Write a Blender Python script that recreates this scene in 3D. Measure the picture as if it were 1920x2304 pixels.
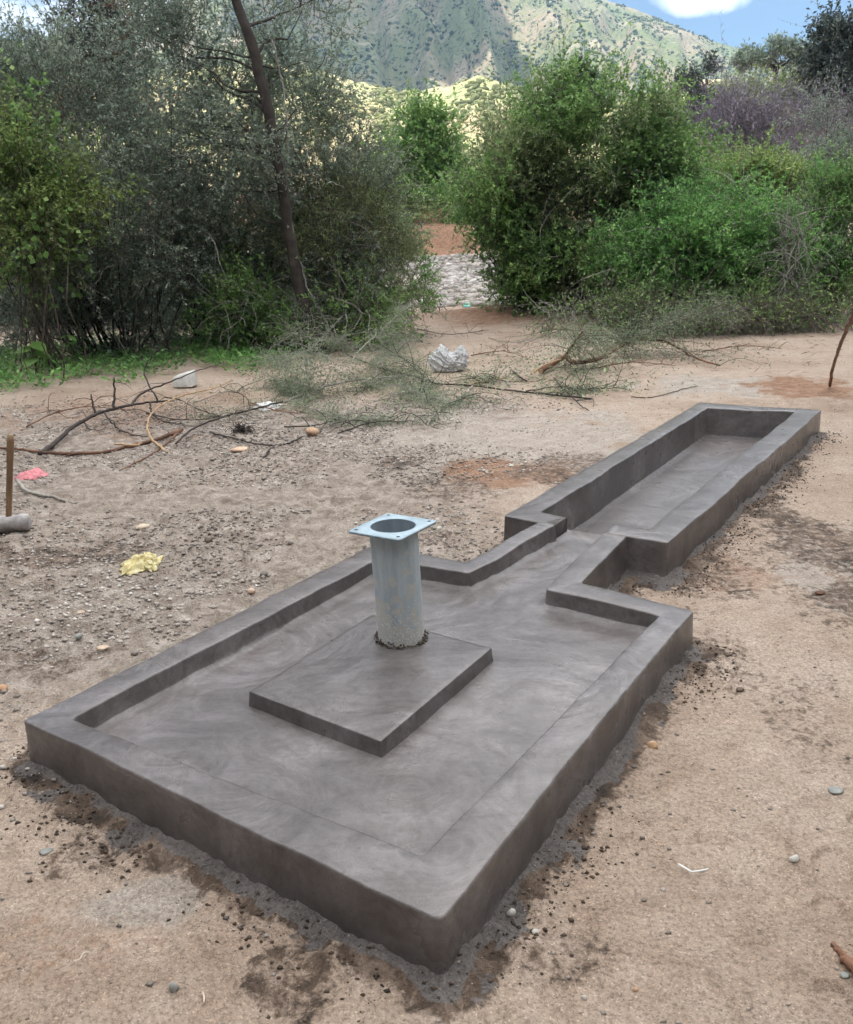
import bpy, math, random
import numpy as np
from mathutils import Matrix, Vector

for o in list(bpy.data.objects): bpy.data.objects.remove(o)
S = bpy.context.scene
rad = math.radians
RNG = np.random.default_rng(7)
random.seed(7)

# ------------------------------------------------------------------ camera
FPX, PITCH, ROLL, CAMH = 1906.9, 0.31414, -0.031946, 1.6
W0, H0 = 1920.0, 2304.0
_f = np.array([0, math.cos(PITCH), -math.sin(PITCH)]); _u = np.array([0, math.sin(PITCH), math.cos(PITCH)]); _x = np.array([1., 0, 0])
_c, _s = math.cos(ROLL), math.sin(ROLL)
CR = np.array([_c*_x+_s*_u, -_s*_x+_c*_u, _f])
cam = bpy.data.cameras.new('camera'); camo = bpy.data.objects.new('camera', cam); S.collection.objects.link(camo)
m = Matrix.Identity(4)
for i in range(3):
    m[i][0] = CR[0][i]; m[i][1] = CR[1][i]; m[i][2] = -CR[2][i]
m[2][3] = CAMH
camo.matrix_world = m
cam.sensor_fit = 'HORIZONTAL'; cam.sensor_width = 36; cam.lens = FPX/W0*36
cam.clip_start = 0.05; cam.clip_end = 20000
S.camera = camo

S.render.filter_size = 1.15
# ------------------------------------------------------------------ light
SUN_EL, SUN_AZ = rad(64), rad(212)      # azimuth: clockwise from +Y (view direction); behind the camera, to the left
world = bpy.data.worlds.new('World'); S.world = world; world.use_nodes = True
wn = world.node_tree.nodes; wl = world.node_tree.links
bg = wn['Background']; bg.inputs['Strength'].default_value = 0.075
sky = wn.new('ShaderNodeTexSky'); sky.sky_type = 'NISHITA'; sky.sun_disc = False
sky.sun_elevation = SUN_EL; sky.sun_rotation = SUN_AZ; sky.altitude = 900
sky.air_density = 1.0; sky.dust_density = 0.1; sky.ozone_density = 2.5
tc = wn.new('ShaderNodeTexCoord')
# cloud deck seen in perspective: direction divided by its height
sx_ = wn.new('ShaderNodeSeparateXYZ'); wl.new(tc.outputs['Generated'], sx_.inputs[0])
az_ = wn.new('ShaderNodeMath'); az_.operation = 'MAXIMUM'; wl.new(sx_.outputs[2], az_.inputs[0]); az_.inputs[1].default_value = 0.0
az2 = wn.new('ShaderNodeMath'); az2.operation = 'ADD'; wl.new(az_.outputs[0], az2.inputs[0]); az2.inputs[1].default_value = 0.12
dv_ = wn.new('ShaderNodeVectorMath'); dv_.operation = 'DIVIDE'; wl.new(tc.outputs['Generated'], dv_.inputs[0]); wl.new(az2.outputs[0], dv_.inputs[1])
mp = wn.new('ShaderNodeMapping'); mp.inputs['Scale'].default_value = (.525, .525, 0); mp.inputs['Rotation'].default_value = (0, 0, rad(34)); mp.inputs['Location'].default_value = (-4.2, 8.12, 0)
wl.new(dv_.outputs[0], mp.inputs['Vector'])
nz = wn.new('ShaderNodeTexNoise'); nz.inputs['Scale'].default_value = 1.0; nz.inputs['Detail'].default_value = 8; nz.inputs['Roughness'].default_value = 0.55
wl.new(mp.outputs[0], nz.inputs['Vector'])
# the one small cloud in view over the right shoulder of the mountain
def pxdir(px, py):
    d = np.array([(px-960)/FPX, -(py-1152)/FPX, 1.0]) @ CR
    return d/np.linalg.norm(d)
cd = pxdir(1578, -4)
dist = wn.new('ShaderNodeVectorMath'); dist.operation = 'SUBTRACT'; wl.new(tc.outputs['Generated'], dist.inputs[0]); dist.inputs[1].default_value = tuple(cd)
scl = wn.new('ShaderNodeVectorMath'); scl.operation = 'MULTIPLY'; wl.new(dist.outputs[0], scl.inputs[0]); scl.inputs[1].default_value = (1, 1, 3.2)
ln = wn.new('ShaderNodeVectorMath'); ln.operation = 'LENGTH'; wl.new(scl.outputs[0], ln.inputs[0])
nz2 = wn.new('ShaderNodeTexNoise'); nz2.inputs['Scale'].default_value = 26; nz2.inputs['Detail'].default_value = 6; wl.new(tc.outputs['Generated'], nz2.inputs['Vector'])
ad = wn.new('ShaderNodeMath'); ad.operation = 'MULTIPLY_ADD'; wl.new(nz2.outputs[0], ad.inputs[0]); ad.inputs[1].default_value = 0.07; wl.new(ln.outputs['Value'], ad.inputs[2])
mr1 = wn.new('ShaderNodeMapRange'); wl.new(ad.outputs[0], mr1.inputs[0]); mr1.inputs[1].default_value = 0.088; mr1.inputs[2].default_value = 0.022
mr2 = wn.new('ShaderNodeMapRange'); wl.new(nz.outputs[0], mr2.inputs[0]); mr2.inputs[1].default_value = 0.46; mr2.inputs[2].default_value = 0.60
mxx = wn.new('ShaderNodeMath'); mxx.operation = 'MAXIMUM'; wl.new(mr1.outputs[0], mxx.inputs[0]); wl.new(mr2.outputs[0], mxx.inputs[1])
mix = wn.new('ShaderNodeMix'); mix.data_type = 'RGBA'; wl.new(mxx.outputs[0], mix.inputs[0]); wl.new(sky.outputs[0], mix.inputs[6]); mix.inputs[7].default_value = (27, 26.4, 25.8, 1)
wl.new(mix.outputs[2], bg.inputs['Color'])
sl = bpy.data.lights.new('sun', 'SUN'); sl.energy = 4.5; sl.angle = rad(0.53); sl.color = (1.0, 0.94, 0.85)
sun = bpy.data.objects.new('sun', sl); S.collection.objects.link(sun)
SV = Vector((math.sin(SUN_AZ)*math.cos(SUN_EL), math.cos(SUN_AZ)*math.cos(SUN_EL), math.sin(SUN_EL)))
sun.rotation_euler = SV.to_track_quat('Z', 'Y').to_euler()
vs = S.view_settings; vs.view_transform = 'Standard'; vs.look = 'None'; vs.exposure = 0.84; vs.gamma = 1; vs.use_curve_mapping = False

# ------------------------------------------------------------------ helpers
def tag(o, label=None, cat=None, group=None, kind=None):
    if label: o['label'] = label
    if cat: o['category'] = cat
    if group: o['group'] = group
    if kind: o['kind'] = kind
    return o
def gp(px, py, z=0.0):
    d = np.array([(px-960)/FPX, -(py-1152)/FPX, 1.0]) @ CR
    t = (z-CAMH)/d[2]
    return np.array([d[0]*t, d[1]*t, z])
def at(px, py, D):
    d = np.array([(px-960)/FPX, -(py-1152)/FPX, 1.0]) @ CR
    t = D/d[1]
    return np.array([d[0]*t, D, CAMH+d[2]*t])
def mesh_obj(name, V, faces, mat=None, parent=None, smooth=False, loc=None):
    """faces: (N,k) int array, or list of such arrays"""
    if not isinstance(faces, list): faces = [faces]
    V = np.asarray(V, dtype=np.float32)
    if loc is not None: V = V - np.asarray(loc, dtype=np.float32)
    me = bpy.data.meshes.new(name)
    faces = [np.asarray(f, dtype=np.int32) for f in faces if len(f)]
    nl = sum(f.size for f in faces); nf = sum(len(f) for f in faces)
    me.vertices.add(len(V)); me.vertices.foreach_set('co', V.ravel())
    me.loops.add(nl); me.loops.foreach_set('vertex_index', np.concatenate([f.ravel() for f in faces]))
    me.polygons.add(nf)
    tot = np.concatenate([np.full(len(f), f.shape[1], dtype=np.int32) for f in faces])
    st = np.concatenate([[0], np.cumsum(tot)[:-1]]).astype(np.int32)
    me.polygons.foreach_set('loop_start', st); me.polygons.foreach_set('loop_total', tot)
    if smooth: me.polygons.foreach_set('use_smooth', np.ones(nf, dtype=bool))
    me.update(calc_edges=True)
    if mat: me.materials.append(mat)
    o = bpy.data.objects.new(name, me); S.collection.objects.link(o)
    if loc is not None: o.location = tuple(float(v) for v in loc)
    if parent is not None:
        o.parent = parent
        if loc is None:
            o.matrix_parent_inverse = Matrix.Identity(4)
            pl = np.array(parent.location)
            me.vertices.foreach_set('co', (V - pl.astype(np.float32)).ravel()); me.update()
    return o
def empty(name, loc, label, cat, group=None):
    o = bpy.data.objects.new(name, None); S.collection.objects.link(o); o.location = tuple(float(v) for v in loc)
    o.empty_display_size = 0.1
    return tag(o, label, cat, group)
class MB:
    def __init__(s): s.V = []; s.F = {}; s.n = 0
    def add(s, V, F):
        F = np.asarray(F); s.F.setdefault(F.shape[1], []).append(F+s.n); s.V.append(np.asarray(V, dtype=np.float64)); s.n += len(V)
    def tube(s, pts, r0, r1=None, k=6, cap=True, rs=None):
        pts = np.asarray(pts, float); n = len(pts)
        if rs is None: rs = np.linspace(r0, r0 if r1 is None else r1, n)
        t = np.gradient(pts, axis=0); t /= np.linalg.norm(t, axis=1)[:, None]+1e-9
        ref = np.array([0, 0, 1.0]) if abs(t[:, 2]).mean() < 0.8 else np.array([1.0, 0, 0])
        a = np.cross(t, ref); a /= np.linalg.norm(a, axis=1)[:, None]+1e-9; b = np.cross(a, t)
        th = np.arange(k)*2*math.pi/k
        V = pts[:, None]+(a[:, None]*np.cos(th)[None, :, None]+b[:, None]*np.sin(th)[None, :, None])*rs[:, None, None]
        i = np.arange(n-1)[:, None]*k; j = np.arange(k)[None]; j2 = (j+1) % k
        F = np.stack([i+j, i+j2, i+k+j2, i+k+j], -1).reshape(-1, 4)
        s.add(V.reshape(-1, 3), F)
        if cap and k >= 3:
            base = s.n-n*k
            s.F.setdefault(k, []).append(np.array([list(range(k))[::-1]])+base)
            s.F.setdefault(k, []).append(np.array([list(range(k))])+base+(n-1)*k)
    def obj(s, name, mat, parent=None, smooth=True, loc=None):
        return mesh_obj(name, np.concatenate(s.V), [np.concatenate(f) for f in s.F.values()], mat, parent, smooth, loc)
def smooth_path(p, n=24, wob=0.0, rng=RNG):
    p = np.asarray(p, float); 
    if len(p) == 2: p = np.array([p[0], (p[0]+p[1])/2, p[1]])
    q = np.concatenate([[2*p[0]-p[1]], p, [2*p[-1]-p[-2]]]); out = []
    seg = len(p)-1
    for u in np.linspace(0, seg-1e-6, n):
        i = int(u); t = u-i; a, b, c, d = q[i:i+4]
        out.append(0.5*((2*b)+(c-a)*t+(2*a-5*b+4*c-d)*t*t+(3*b-a-3*c+d)*t**3))
    out = np.array(out)
    if wob: out[1:-1] += rng.normal(0, wob, out[1:-1].shape)
    return out
# value noise on numpy arrays
def vnoise(x, y, seed=0):
    xi = np.floor(x).astype(np.int64); yi = np.floor(y).astype(np.int64); fx = x-xi; fy = y-yi
    fx = fx*fx*(3-2*fx); fy = fy*fy*(3-2*fy)
    def h(a, b):
        v = (a*374761393+b*668265263+seed*1442695041) & 0xffffffff
        v = ((v ^ (v >> 13))*1274126177) & 0xffffffff
        v = v ^ (v >> 16)
        return (v & 0xffff)/65535.0
    return (h(xi, yi)*(1-fx)+h(xi+1, yi)*fx)*(1-fy)+(h(xi, yi+1)*(1-fx)+h(xi+1, yi+1)*fx)*fy
def fbm(x, y, seed=0, o=4, g=0.5):
    x = np.asarray(x, float); y = np.asarray(y, float); s = 0; a = 1; t = 0
    for i in range(o):
        s = s+a*vnoise(x*2**i+i*17.3, y*2**i-i*9.1, seed+i); t += a; a *= g
    return s/t
def sstep(a, b, x):
    t = np.clip((x-a)/(b-a), 0, 1); return t*t*(3-2*t)

# ------------------------------------------------------------------ materials
def newmat(name):
    m = bpy.data.materials.new(name); m.use_nodes = True
    return m, m.node_tree.nodes, m.node_tree.links, m.node_tree.nodes['Principled BSDF']
def node(nn, t, **k):
    n = nn.new(t)
    for a, b in k.items():
        if a.startswith('i_'): n.inputs[a[2:].replace('_', ' ')].default_value = b
        else: setattr(n, a, b)
    return n
def ramp(nn, stops):
    r = nn.new('ShaderNodeValToRGB'); e = r.color_ramp.elements
    while len(e) < len(stops): e.new(0.5)
    for x, (p, c) in zip(e, stops): x.position = p; x.color = (*c, 1) if len(c) == 3 else c
    return r
def simple(name, col, rough=0.8, var=0.25, scale=8, bump=0.3, bscale=40, metal=0, bdist=0.01, cols=None):
    m, nn, ll, b = newmat(name)
    t = node(nn, 'ShaderNodeTexCoord'); n = node(nn, 'ShaderNodeTexNoise', i_Scale=scale, i_Detail=6); ll.new(t.outputs['Object'], n.inputs['Vector'])
    c = np.array(col)
    r = ramp(nn, cols or [(0.3, tuple(c*(1-var))), (0.7, tuple(np.minimum(c*(1+var), 1)))]); ll.new(n.outputs[0], r.inputs[0]); ll.new(r.outputs[0], b.inputs['Base Color'])
    b.inputs['Roughness'].default_value = rough; b.inputs['Metallic'].default_value = metal
    n2 = node(nn, 'ShaderNodeTexNoise', i_Scale=bscale, i_Detail=4); ll.new(t.outputs['Object'], n2.inputs['Vector'])
    bp = node(nn, 'ShaderNodeBump', i_Strength=bump, i_Distance=bdist); ll.new(n2.outputs[0], bp.inputs['Height']); ll.new(bp.outputs[0], b.inputs['Normal'])
    return m
def leafmat(name, c1, c2, c3=None, trans=0.25, clump=1.2, rough=0.5):
    m, nn, ll, b = newmat(name)
    g = node(nn, 'ShaderNodeNewGeometry'); t = node(nn, 'ShaderNodeTexCoord')
    n = node(nn, 'ShaderNodeTexNoise', i_Scale=clump, i_Detail=3); ll.new(t.outputs['Object'], n.inputs['Vector'])
    ad = node(nn, 'ShaderNodeMath', operation='MULTIPLY_ADD'); ll.new(g.outputs['Random Per Island'], ad.inputs[0]); ad.inputs[1].default_value = 0.62
    mm = node(nn, 'ShaderNodeMapRange'); ll.new(n.outputs[0], mm.inputs[0]); mm.inputs[1].default_value = 0.3; mm.inputs[2].default_value = 0.7; mm.inputs[3].default_value = 0; mm.inputs[4].default_value = 0.5
    ll.new(mm.outputs[0], ad.inputs[2])
    st = [(0.1, c1), (0.75, c2)] + ([(0.97, c3)] if c3 else [])
    r = ramp(nn, st); ll.new(ad.outputs[0], r.inputs[0]); ll.new(r.outputs[0], b.inputs['Base Color'])
    b.inputs['Roughness'].default_value = rough
    tr = node(nn, 'ShaderNodeBsdfTranslucent'); gm = node(nn, 'ShaderNodeGamma'); gm.inputs[1].default_value = .8; ll.new(r.outputs[0], gm.inputs[0]); ll.new(gm.outputs[0], tr.inputs['Color'])
    mx = node(nn, 'ShaderNodeMixShader'); mx.inputs[0].default_value = trans
    ll.new(b.outputs[0], mx.inputs[1]); ll.new(tr.outputs[0], mx.inputs[2]); ll.new(mx.outputs[0], nn['Material Output'].inputs[0])
    return m
def concrete(name, base=(0.136, 0.124, 0.121), rough=0.27):
    m, nn, ll, b = newmat(name)
    t = node(nn, 'ShaderNodeTexCoord')
    n0 = node(nn, 'ShaderNodeTexNoise', i_Scale=5, i_Detail=3); ll.new(t.outputs['Object'], n0.inputs['Vector'])
    wv = node(nn, 'ShaderNodeVectorMath', operation='MULTIPLY_ADD'); ll.new(n0.outputs['Color'], wv.inputs[0]); wv.inputs[1].default_value = (.10, .10, .10); ll.new(t.outputs['Object'], wv.inputs[2])
    def arcs(scale, freq, off):
        sh = node(nn, 'ShaderNodeVectorMath', operation='ADD'); ll.new(wv.outputs[0], sh.inputs[0]); sh.inputs[1].default_value = (off, off*.7, 0)
        v = node(nn, 'ShaderNodeTexVoronoi', i_Scale=scale); v.feature = 'SMOOTH_F1'; v.inputs['Smoothness'].default_value = .35; ll.new(sh.outputs[0], v.inputs['Vector'])
        mu = node(nn, 'ShaderNodeMath', operation='MULTIPLY'); ll.new(v.outputs['Distance'], mu.inputs[0]); mu.inputs[1].default_value = freq
        co = node(nn, 'ShaderNodeCombineXYZ'); ll.new(mu.outputs[0], co.inputs[0])
        ml = node(nn, 'ShaderNodeVectorMath', operation='MULTIPLY_ADD'); ll.new(t.outputs['Object'], ml.inputs[0]); ml.inputs[1].default_value = (6.5, 6.5, 6.5); ll.new(co.outputs[0], ml.inputs[2])
        n = node(nn, 'ShaderNodeTexNoise', i_Scale=1.0, i_Detail=6, i_Roughness=.6); ll.new(ml.outputs[0], n.inputs['Vector']); return n
    a1 = arcs(1.7, 13, 0.0); a2 = arcs(3.1, 15, 3.7)
    n1 = node(nn, 'ShaderNodeTexNoise', i_Scale=2.6, i_Detail=9, i_Roughness=0.62, i_Distortion=.6)
    n3 = node(nn, 'ShaderNodeTexNoise', i_Scale=240, i_Detail=2); n4 = node(nn, 'ShaderNodeTexNoise', i_Scale=38, i_Detail=5, i_Roughness=.6)
    for n in (n1, n3, n4): ll.new(t.outputs['Object'], n.inputs['Vector'])
    bs = np.array(base)
    r1 = ramp(nn, [(0.30, tuple(bs*0.70)), (0.5, tuple(bs)), (0.70, tuple(bs*1.38))]); ll.new(n1.outputs[0], r1.inputs[0])
    def mul(c, n, st, f):
        r = ramp(nn, st); ll.new(n.outputs[0], r.inputs[0]); x = node(nn, 'ShaderNodeMix', data_type='RGBA', blend_type='MULTIPLY'); x.inputs[0].default_value = f; ll.new(c, x.inputs[6]); ll.new(r.outputs[0], x.inputs[7]); return x.outputs[2]
    c = mul(r1.outputs[0], a1, [(.36, (.78, .76, .75)), (.5, (1, 1, 1)), (.64, (1.24, 1.25, 1.28))], .85)
    c = mul(c, a2, [(.36, (.80, .79, .78)), (.5, (1, 1, 1)), (.64, (1.16, 1.16, 1.18))], .5)
    c = mul(c, n4, [(.34, (.80, .79, .78)), (.5, (1, 1, 1)), (.68, (1.16, 1.16, 1.16))], .7)
    mps = node(nn, 'ShaderNodeMapping'); mps.inputs['Rotation'].default_value = (0, 0, rad(52)); mps.inputs['Scale'].default_value = (4, 70, 40); ll.new(wv.outputs[0], mps.inputs[0])
    n5 = node(nn, 'ShaderNodeTexNoise', i_Scale=1, i_Detail=4, i_Roughness=.6); ll.new(mps.outputs[0], n5.inputs['Vector'])
    c = mul(c, n5, [(.32, (.72, .71, .70)), (.46, (1, 1, 1)), (.60, (1, 1, 1)), (.74, (1.22, 1.22, 1.24))], .55)
    v9 = node(nn, 'ShaderNodeTexVoronoi', i_Scale=34.0); ll.new(t.outputs['Object'], v9.inputs['Vector'])
    c = mul(c, type('o', (), {'outputs': [v9.outputs['Distance']]}), [(.0, (.45, .43, .42)), (.05, (.6, .6, .6)), (.085, (1, 1, 1))], .6)
    c = mul(c, n3, [(.30, (.7, .7, .7)), (.42, (1, 1, 1)), (.8, (1.1, 1.1, 1.1))], .8)
    ll.new(c, b.inputs['Base Color'])
    rr = node(nn, 'ShaderNodeMapRange'); ll.new(n1.outputs[0], rr.inputs[0]); rr.inputs[1].default_value = .3; rr.inputs[2].default_value = .7; rr.inputs[3].default_value = rough+.12; rr.inputs[4].default_value = rough-.05; ll.new(rr.outputs[0], b.inputs['Roughness'])
    b1 = node(nn, 'ShaderNodeBump', i_Strength=0.7, i_Distance=0.005); ll.new(a1.outputs[0], b1.inputs['Height'])
    b3 = node(nn, 'ShaderNodeBump', i_Strength=0.35, i_Distance=0.003); ll.new(n4.outputs[0], b3.inputs['Height']); ll.new(b1.outputs[0], b3.inputs['Normal'])
    b2 = node(nn, 'ShaderNodeBump', i_Strength=0.3, i_Distance=0.0012); ll.new(n3.outputs[0], b2.inputs['Height']); ll.new(b3.outputs[0], b2.inputs['Normal'])
    ll.new(b2.outputs[0], b.inputs['Normal'])
    return m
M_conc = concrete('trowelled_cement')
M_bark = simple('grey_brown_bark', (0.085, 0.065, 0.05), 0.9, 0.45, 6, 0.8, 60, bdist=0.01)
M_bark_dark = simple('dark_bark', (0.05, 0.04, 0.032), 0.9, 0.4, 9, 0.7, 70)
M_twig = simple('twig_bark', (0.13, 0.105, 0.085), 0.85, 0.5, 2, 0.3, 60)
M_twig_grey = simple('pale_grey_twig', (0.30, 0.28, 0.25), 0.8, 0.4, 2, 0.3, 60)
M_branch_brown = simple('reddish_brown_bark', (0.17, 0.085, 0.05), 0.75, 0.5, 5, 0.5, 60, bdist=.004)
M_branch_dark = simple('blackish_bark', (0.045, 0.034, 0.03), 0.8, 0.4, 5, 0.5, 60, bdist=.004)
M_peeled = simple('peeled_wood', (0.46, 0.30, 0.17), 0.6, 0.3, 9, 0.2, 60, bdist=.002)
L_grey = leafmat('grey_green_leaf', (0.07, 0.105, 0.075), (0.28, 0.36, 0.26), (0.50, 0.58, 0.46), .42)
L_olive = leafmat('olive_leaf', (0.06, 0.095, 0.032), (0.26, 0.35, 0.13), (0.46, 0.53, 0.25), .42)
L_yellow = leafmat('yellow_green_leaf', (0.07, 0.13, 0.035), (0.28, 0.40, 0.10), (0.48, 0.58, 0.20), .42)
L_green = leafmat('mid_green_leaf', (0.045, 0.10, 0.028), (0.20, 0.37, 0.09), (0.44, 0.60, 0.21), .42)
L_bright = leafmat('bright_green_leaf', (0.05, 0.13, 0.035), (0.19, 0.45, 0.10), (0.42, 0.68, 0.22), .42)
L_weed = leafmat('fresh_weed_leaf', (0.05, 0.14, 0.035), (0.17, 0.38, 0.09), (0.34, 0.56, 0.17), .35)
L_feather = leafmat('feathery_leaf', (0.09, 0.13, 0.075), (0.25, 0.32, 0.19), (0.42, 0.48, 0.34), .42)
L_purple = leafmat('dry_purple_twig', (0.09, 0.075, 0.10), (0.27, 0.235, 0.29), (0.42, 0.38, 0.44), .1)
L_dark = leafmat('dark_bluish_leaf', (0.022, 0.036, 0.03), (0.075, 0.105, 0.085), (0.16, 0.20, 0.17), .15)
L_pale = leafmat('pale_wilted_leaf', (0.32, 0.40, 0.20), (0.55, 0.58, 0.35), None, .3)
L_brown = leafmat('brown_dry_leaf', (0.13, 0.065, 0.03), (0.30, 0.16, 0.08), None, .2)

# ------------------------------------------------------------------ the concrete outlines (metres, camera stands over the origin)
hK, hT, ZF = 0.184, 0.200, 0.108
def w2(px, py, z): return gp(px, py, z)[:2]
A, B, C_, N2, N1 = [w2(*p, hK) for p in ((49, 1621), (994, 2076), (1560, 1374), (1308, 1312), (1046, 1264))]
D_ = np.array([-0.262, 3.875])
Ai, Ci, N2i, N1i = [w2(*p, hK) for p in ((157, 1618), (1481, 1385), (1228, 1326), (1055, 1290))]
ab = (B-A)/np.linalg.norm(B-A); bc = (C_-B)/np.linalg.norm(C_-B)
Bi = B - ab*0.150 + bc*0.150
Di = N1i + (-ab)*0.0; 
Di = D_ + ab*0.135 - bc*0.150
T1, T2, T3, T4 = [w2(*p, hT) for p in ((1133, 1161), (1575, 905), (1850, 923), (1506, 1222))]
I1, I2, I3 = [w2(*p, hT) for p in ((1218, 1152), (1593, 918), (1788, 927))]
J, T5 = w2(1210, 1175, hT), w2(1404, 1213, hT)
td = (T2-T1)/np.linalg.norm(T2-T1); te = (T4-T1)/np.linalg.norm(T4-T1)
K1, K2 = w2(1278, 1161, hT), w2(1352, 1202, hT)
def onNW(p): return T1+te*np.dot(p-T1, te)
K1w, K2w = onNW(K1-td*0.08), onNW(K2-td*0.05)
J, T5 = onNW(J), onNW(T5)
I4 = T4 + td*0.155 - te*0.150
def strip(name, Po, Pi, hs, zin, mat, parent, closed=False, r=0.009, seg=0.04, corner=0.014, wav=0.006, seed=1, zbot=-0.06, batter=0.010):
    """A plastered wall: outline Po (outside) and Pi (inside), top heights hs, inner foot at zin."""
    Po = np.array(Po); Pi = np.array(Pi); n = len(Po); hs = np.broadcast_to(np.array(hs, float), (n,))
    stn = []   # (outer, inner, h)
    segs = n if closed else n-1
    for i in range(segs):
        a, b = i, (i+1) % n
        L = max(np.linalg.norm(Po[b]-Po[a]), np.linalg.norm(Pi[b]-Pi[a]))
        k = max(2, int(L/seg))
        ts = list(np.linspace(0, 1, k+1)[:-1])
        c = corner/L
        if (closed or a > 0): ts = [t for t in ts if t > 1.5*c or t == 0]; ts[1:1] = [c]
        if (closed or b < n-1): ts = [t for t in ts if t < 1-1.5*c]+[1-c]
        for t in ts:
            o = Po[a]*(1-t)+Po[b]*t; q = Pi[a]*(1-t)+Pi[b]*t
            if t == 0 and (closed or a > 0):   # pull the corner in to round it
                p = Po[a]; pa = Po[a-1]; pb = Po[b]
                o = p+((pa-p)/np.linalg.norm(pa-p)+(pb-p)/np.linalg.norm(pb-p))*corner*0.32
                p = Pi[a]; pa = Pi[a-1]; pb = Pi[b]
                q = p+((pa-p)/np.linalg.norm(pa-p)+(pb-p)/np.linalg.norm(pb-p))*corner*0.32
            stn.append((o, q, hs[a]*(1-t)+hs[b]*t))
    if not closed: stn.append((Po[-1], Pi[-1], hs[-1]))
    o = np.array([s[0] for s in stn]); q = np.array([s[1] for s in stn]); h = np.array([s[2] for s in stn])
    m = len(o)
    w = q-o; wl_ = np.linalg.norm(w, axis=1)[:, None]; wd = w/wl_
    h = h + wav*1.2*(fbm(o[:, 0]*3, o[:, 1]*3, seed)*2-1)
    wo = wav*2*(fbm(o[:, 0]*4+9, o[:, 1]*4, seed+5)*2-1); wi = wav*2*(fbm(q[:, 0]*4+19, q[:, 1]*4, seed+7)*2-1)
    prof = [(0, 'o', -batter, zbot, 0), (0, 'o', -batter*.75, 0.03, 0), (0, 'o', -batter*.3, 0, -r*3.4), (0, 'o', 0, 0, -r), (0, 'o', r*.12, 0, -r*.5), (0, 'o', r*.42, 0, -r*.13), (0, 'o', r, 0, 0)]
    rows = []
    def P(base, off, z): rows.append(np.column_stack([base+wd*off[:, None] if np.ndim(off) else base+wd*off, z]))
    P(o, wo-batter, np.full(m, zbot)); P(o, wo-batter*.7, np.full(m, 0.02)); P(o, wo-batter*.35, h*0.55)
    P(o, wo-batter*.05, h-2.6*r); P(o, wo, h-r); P(o, wo+r*.13, h-r*.5); P(o, wo+r*.42, h-r*.13); P(o, wo+r, h)
    for t in (0.3, 0.5, 0.7):
        rows.append(np.column_stack([o+w*t, h+0.002*(fbm(o[:, 0]*6+t*5, o[:, 1]*6, seed+9)*2-1)+0.0012]))
    P(q, wi-r, h); P(q, wi-r*.42, h-r*.13); P(q, wi-r*.13, h-r*.5); P(q, wi, h-r)
    zi = zin if np.ndim(zin) else np.full(m, zin)
    P(q, wi+0.004, np.maximum(zi+0.018, h*0+zi+.018)); P(q, wi+0.009, zi+0.006); P(q, wi+0.025, zi-0.004); 
    R = np.array(rows); k = len(R)
    V = R.transpose(1, 0, 2).reshape(-1, 3)
    F = []
    for i in range(m if closed else m-1):
        i2 = (i+1) % m
        for j in range(k-1): F.append((i*k+j, i*k+j+1, i2*k+j+1, i2*k+j))
    Fs = [np.array(F)]
    if not closed:
        Fs.append(np.array([list(range(k))])); Fs.append(np.array([list(range(k))[::-1]])+(m-1)*k)
    return mesh_obj(name, V, Fs, mat, parent, True)
def poly_dist(x, y, P):
    """unsigned distance to polygon P and inside mask"""
    d = np.full(x.shape, 1e9); ins = np.zeros(x.shape, bool); n = len(P)
    for i in range(n):
        a, b = P[i], P[(i+1) % n]; e = b-a; L = e@e
        t = np.clip(((x-a[0])*e[0]+(y-a[1])*e[1])/L, 0, 1)
        d = np.minimum(d, np.hypot(x-a[0]-t*e[0], y-a[1]-t*e[1]))
        c = ((a[1] > y) != (b[1] > y)); xx = (b[0]-a[0])*(y-a[1])/((b[1]-a[1]) if b[1] != a[1] else 1e-9)+a[0]
        ins ^= c & (x < xx)
    return d, ins
OUT = np.array([A, B, C_, N2, T5, T4, T3, T2, T1, J, N1, D_])
def outline(x, y):
    d, i = poly_dist(np.asarray(x, float), np.asarray(y, float), OUT)
    return np.where(i, -d, d)

# ------------------------------------------------------------------ ground
def terrain(x, y):
    x = np.asarray(x, float); y = np.asarray(y, float)
    r = np.hypot(x, y)
    z = 0.05*(fbm(x*.35, y*.35, 3, 3)-.5)*sstep(3, 9, r) + 0.018*(fbm(x*2.2, y*2.2, 11, 3)-.5)
    # stream bed climbing away, its cut bank and the rising land behind
    z = z + 0.052*np.clip(y-20, 0, 17)*sstep(19, 23, y)
    sb = sstep(36.2, 37.2, y+1.2*(fbm(x*.3, y*0+2, 5, 2)-.5)*2)
    z = z + sb*1.0
    z = z + 0.16*np.clip(y-37, 0, 12) + 0.03*np.clip(y-49, 0, 400)
    side = sstep(3.2, 7, np.abs(x-1.5))*sstep(17, 26, y)*sstep(60, 36, y)
    z = z + side*0.9
    z = z + sstep(9, 30, x)*sstep(22, 45, y)*3.2
    return z
FEET = [(1.0, 1.75, .5), (1.25, 2.05, .7), (1.62, 2.1, .4), (1.75, 2.6, .6), (2.2, 2.75, .5), (1.9, 3.4, -2.4), (2.4, 3.6, .9), (-1.15, 1.62, -.6), (-1.0, 1.38, 2.3), (-1.65, 3.3, .2), (-1.9, 4.0, .5), (-1.2, 4.4, .9), (.9, 1.35, 2.6), (2.7, 4.3, .6), (-.6, 5.2, 1.2), (.2, 5.9, .8)]
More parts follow.
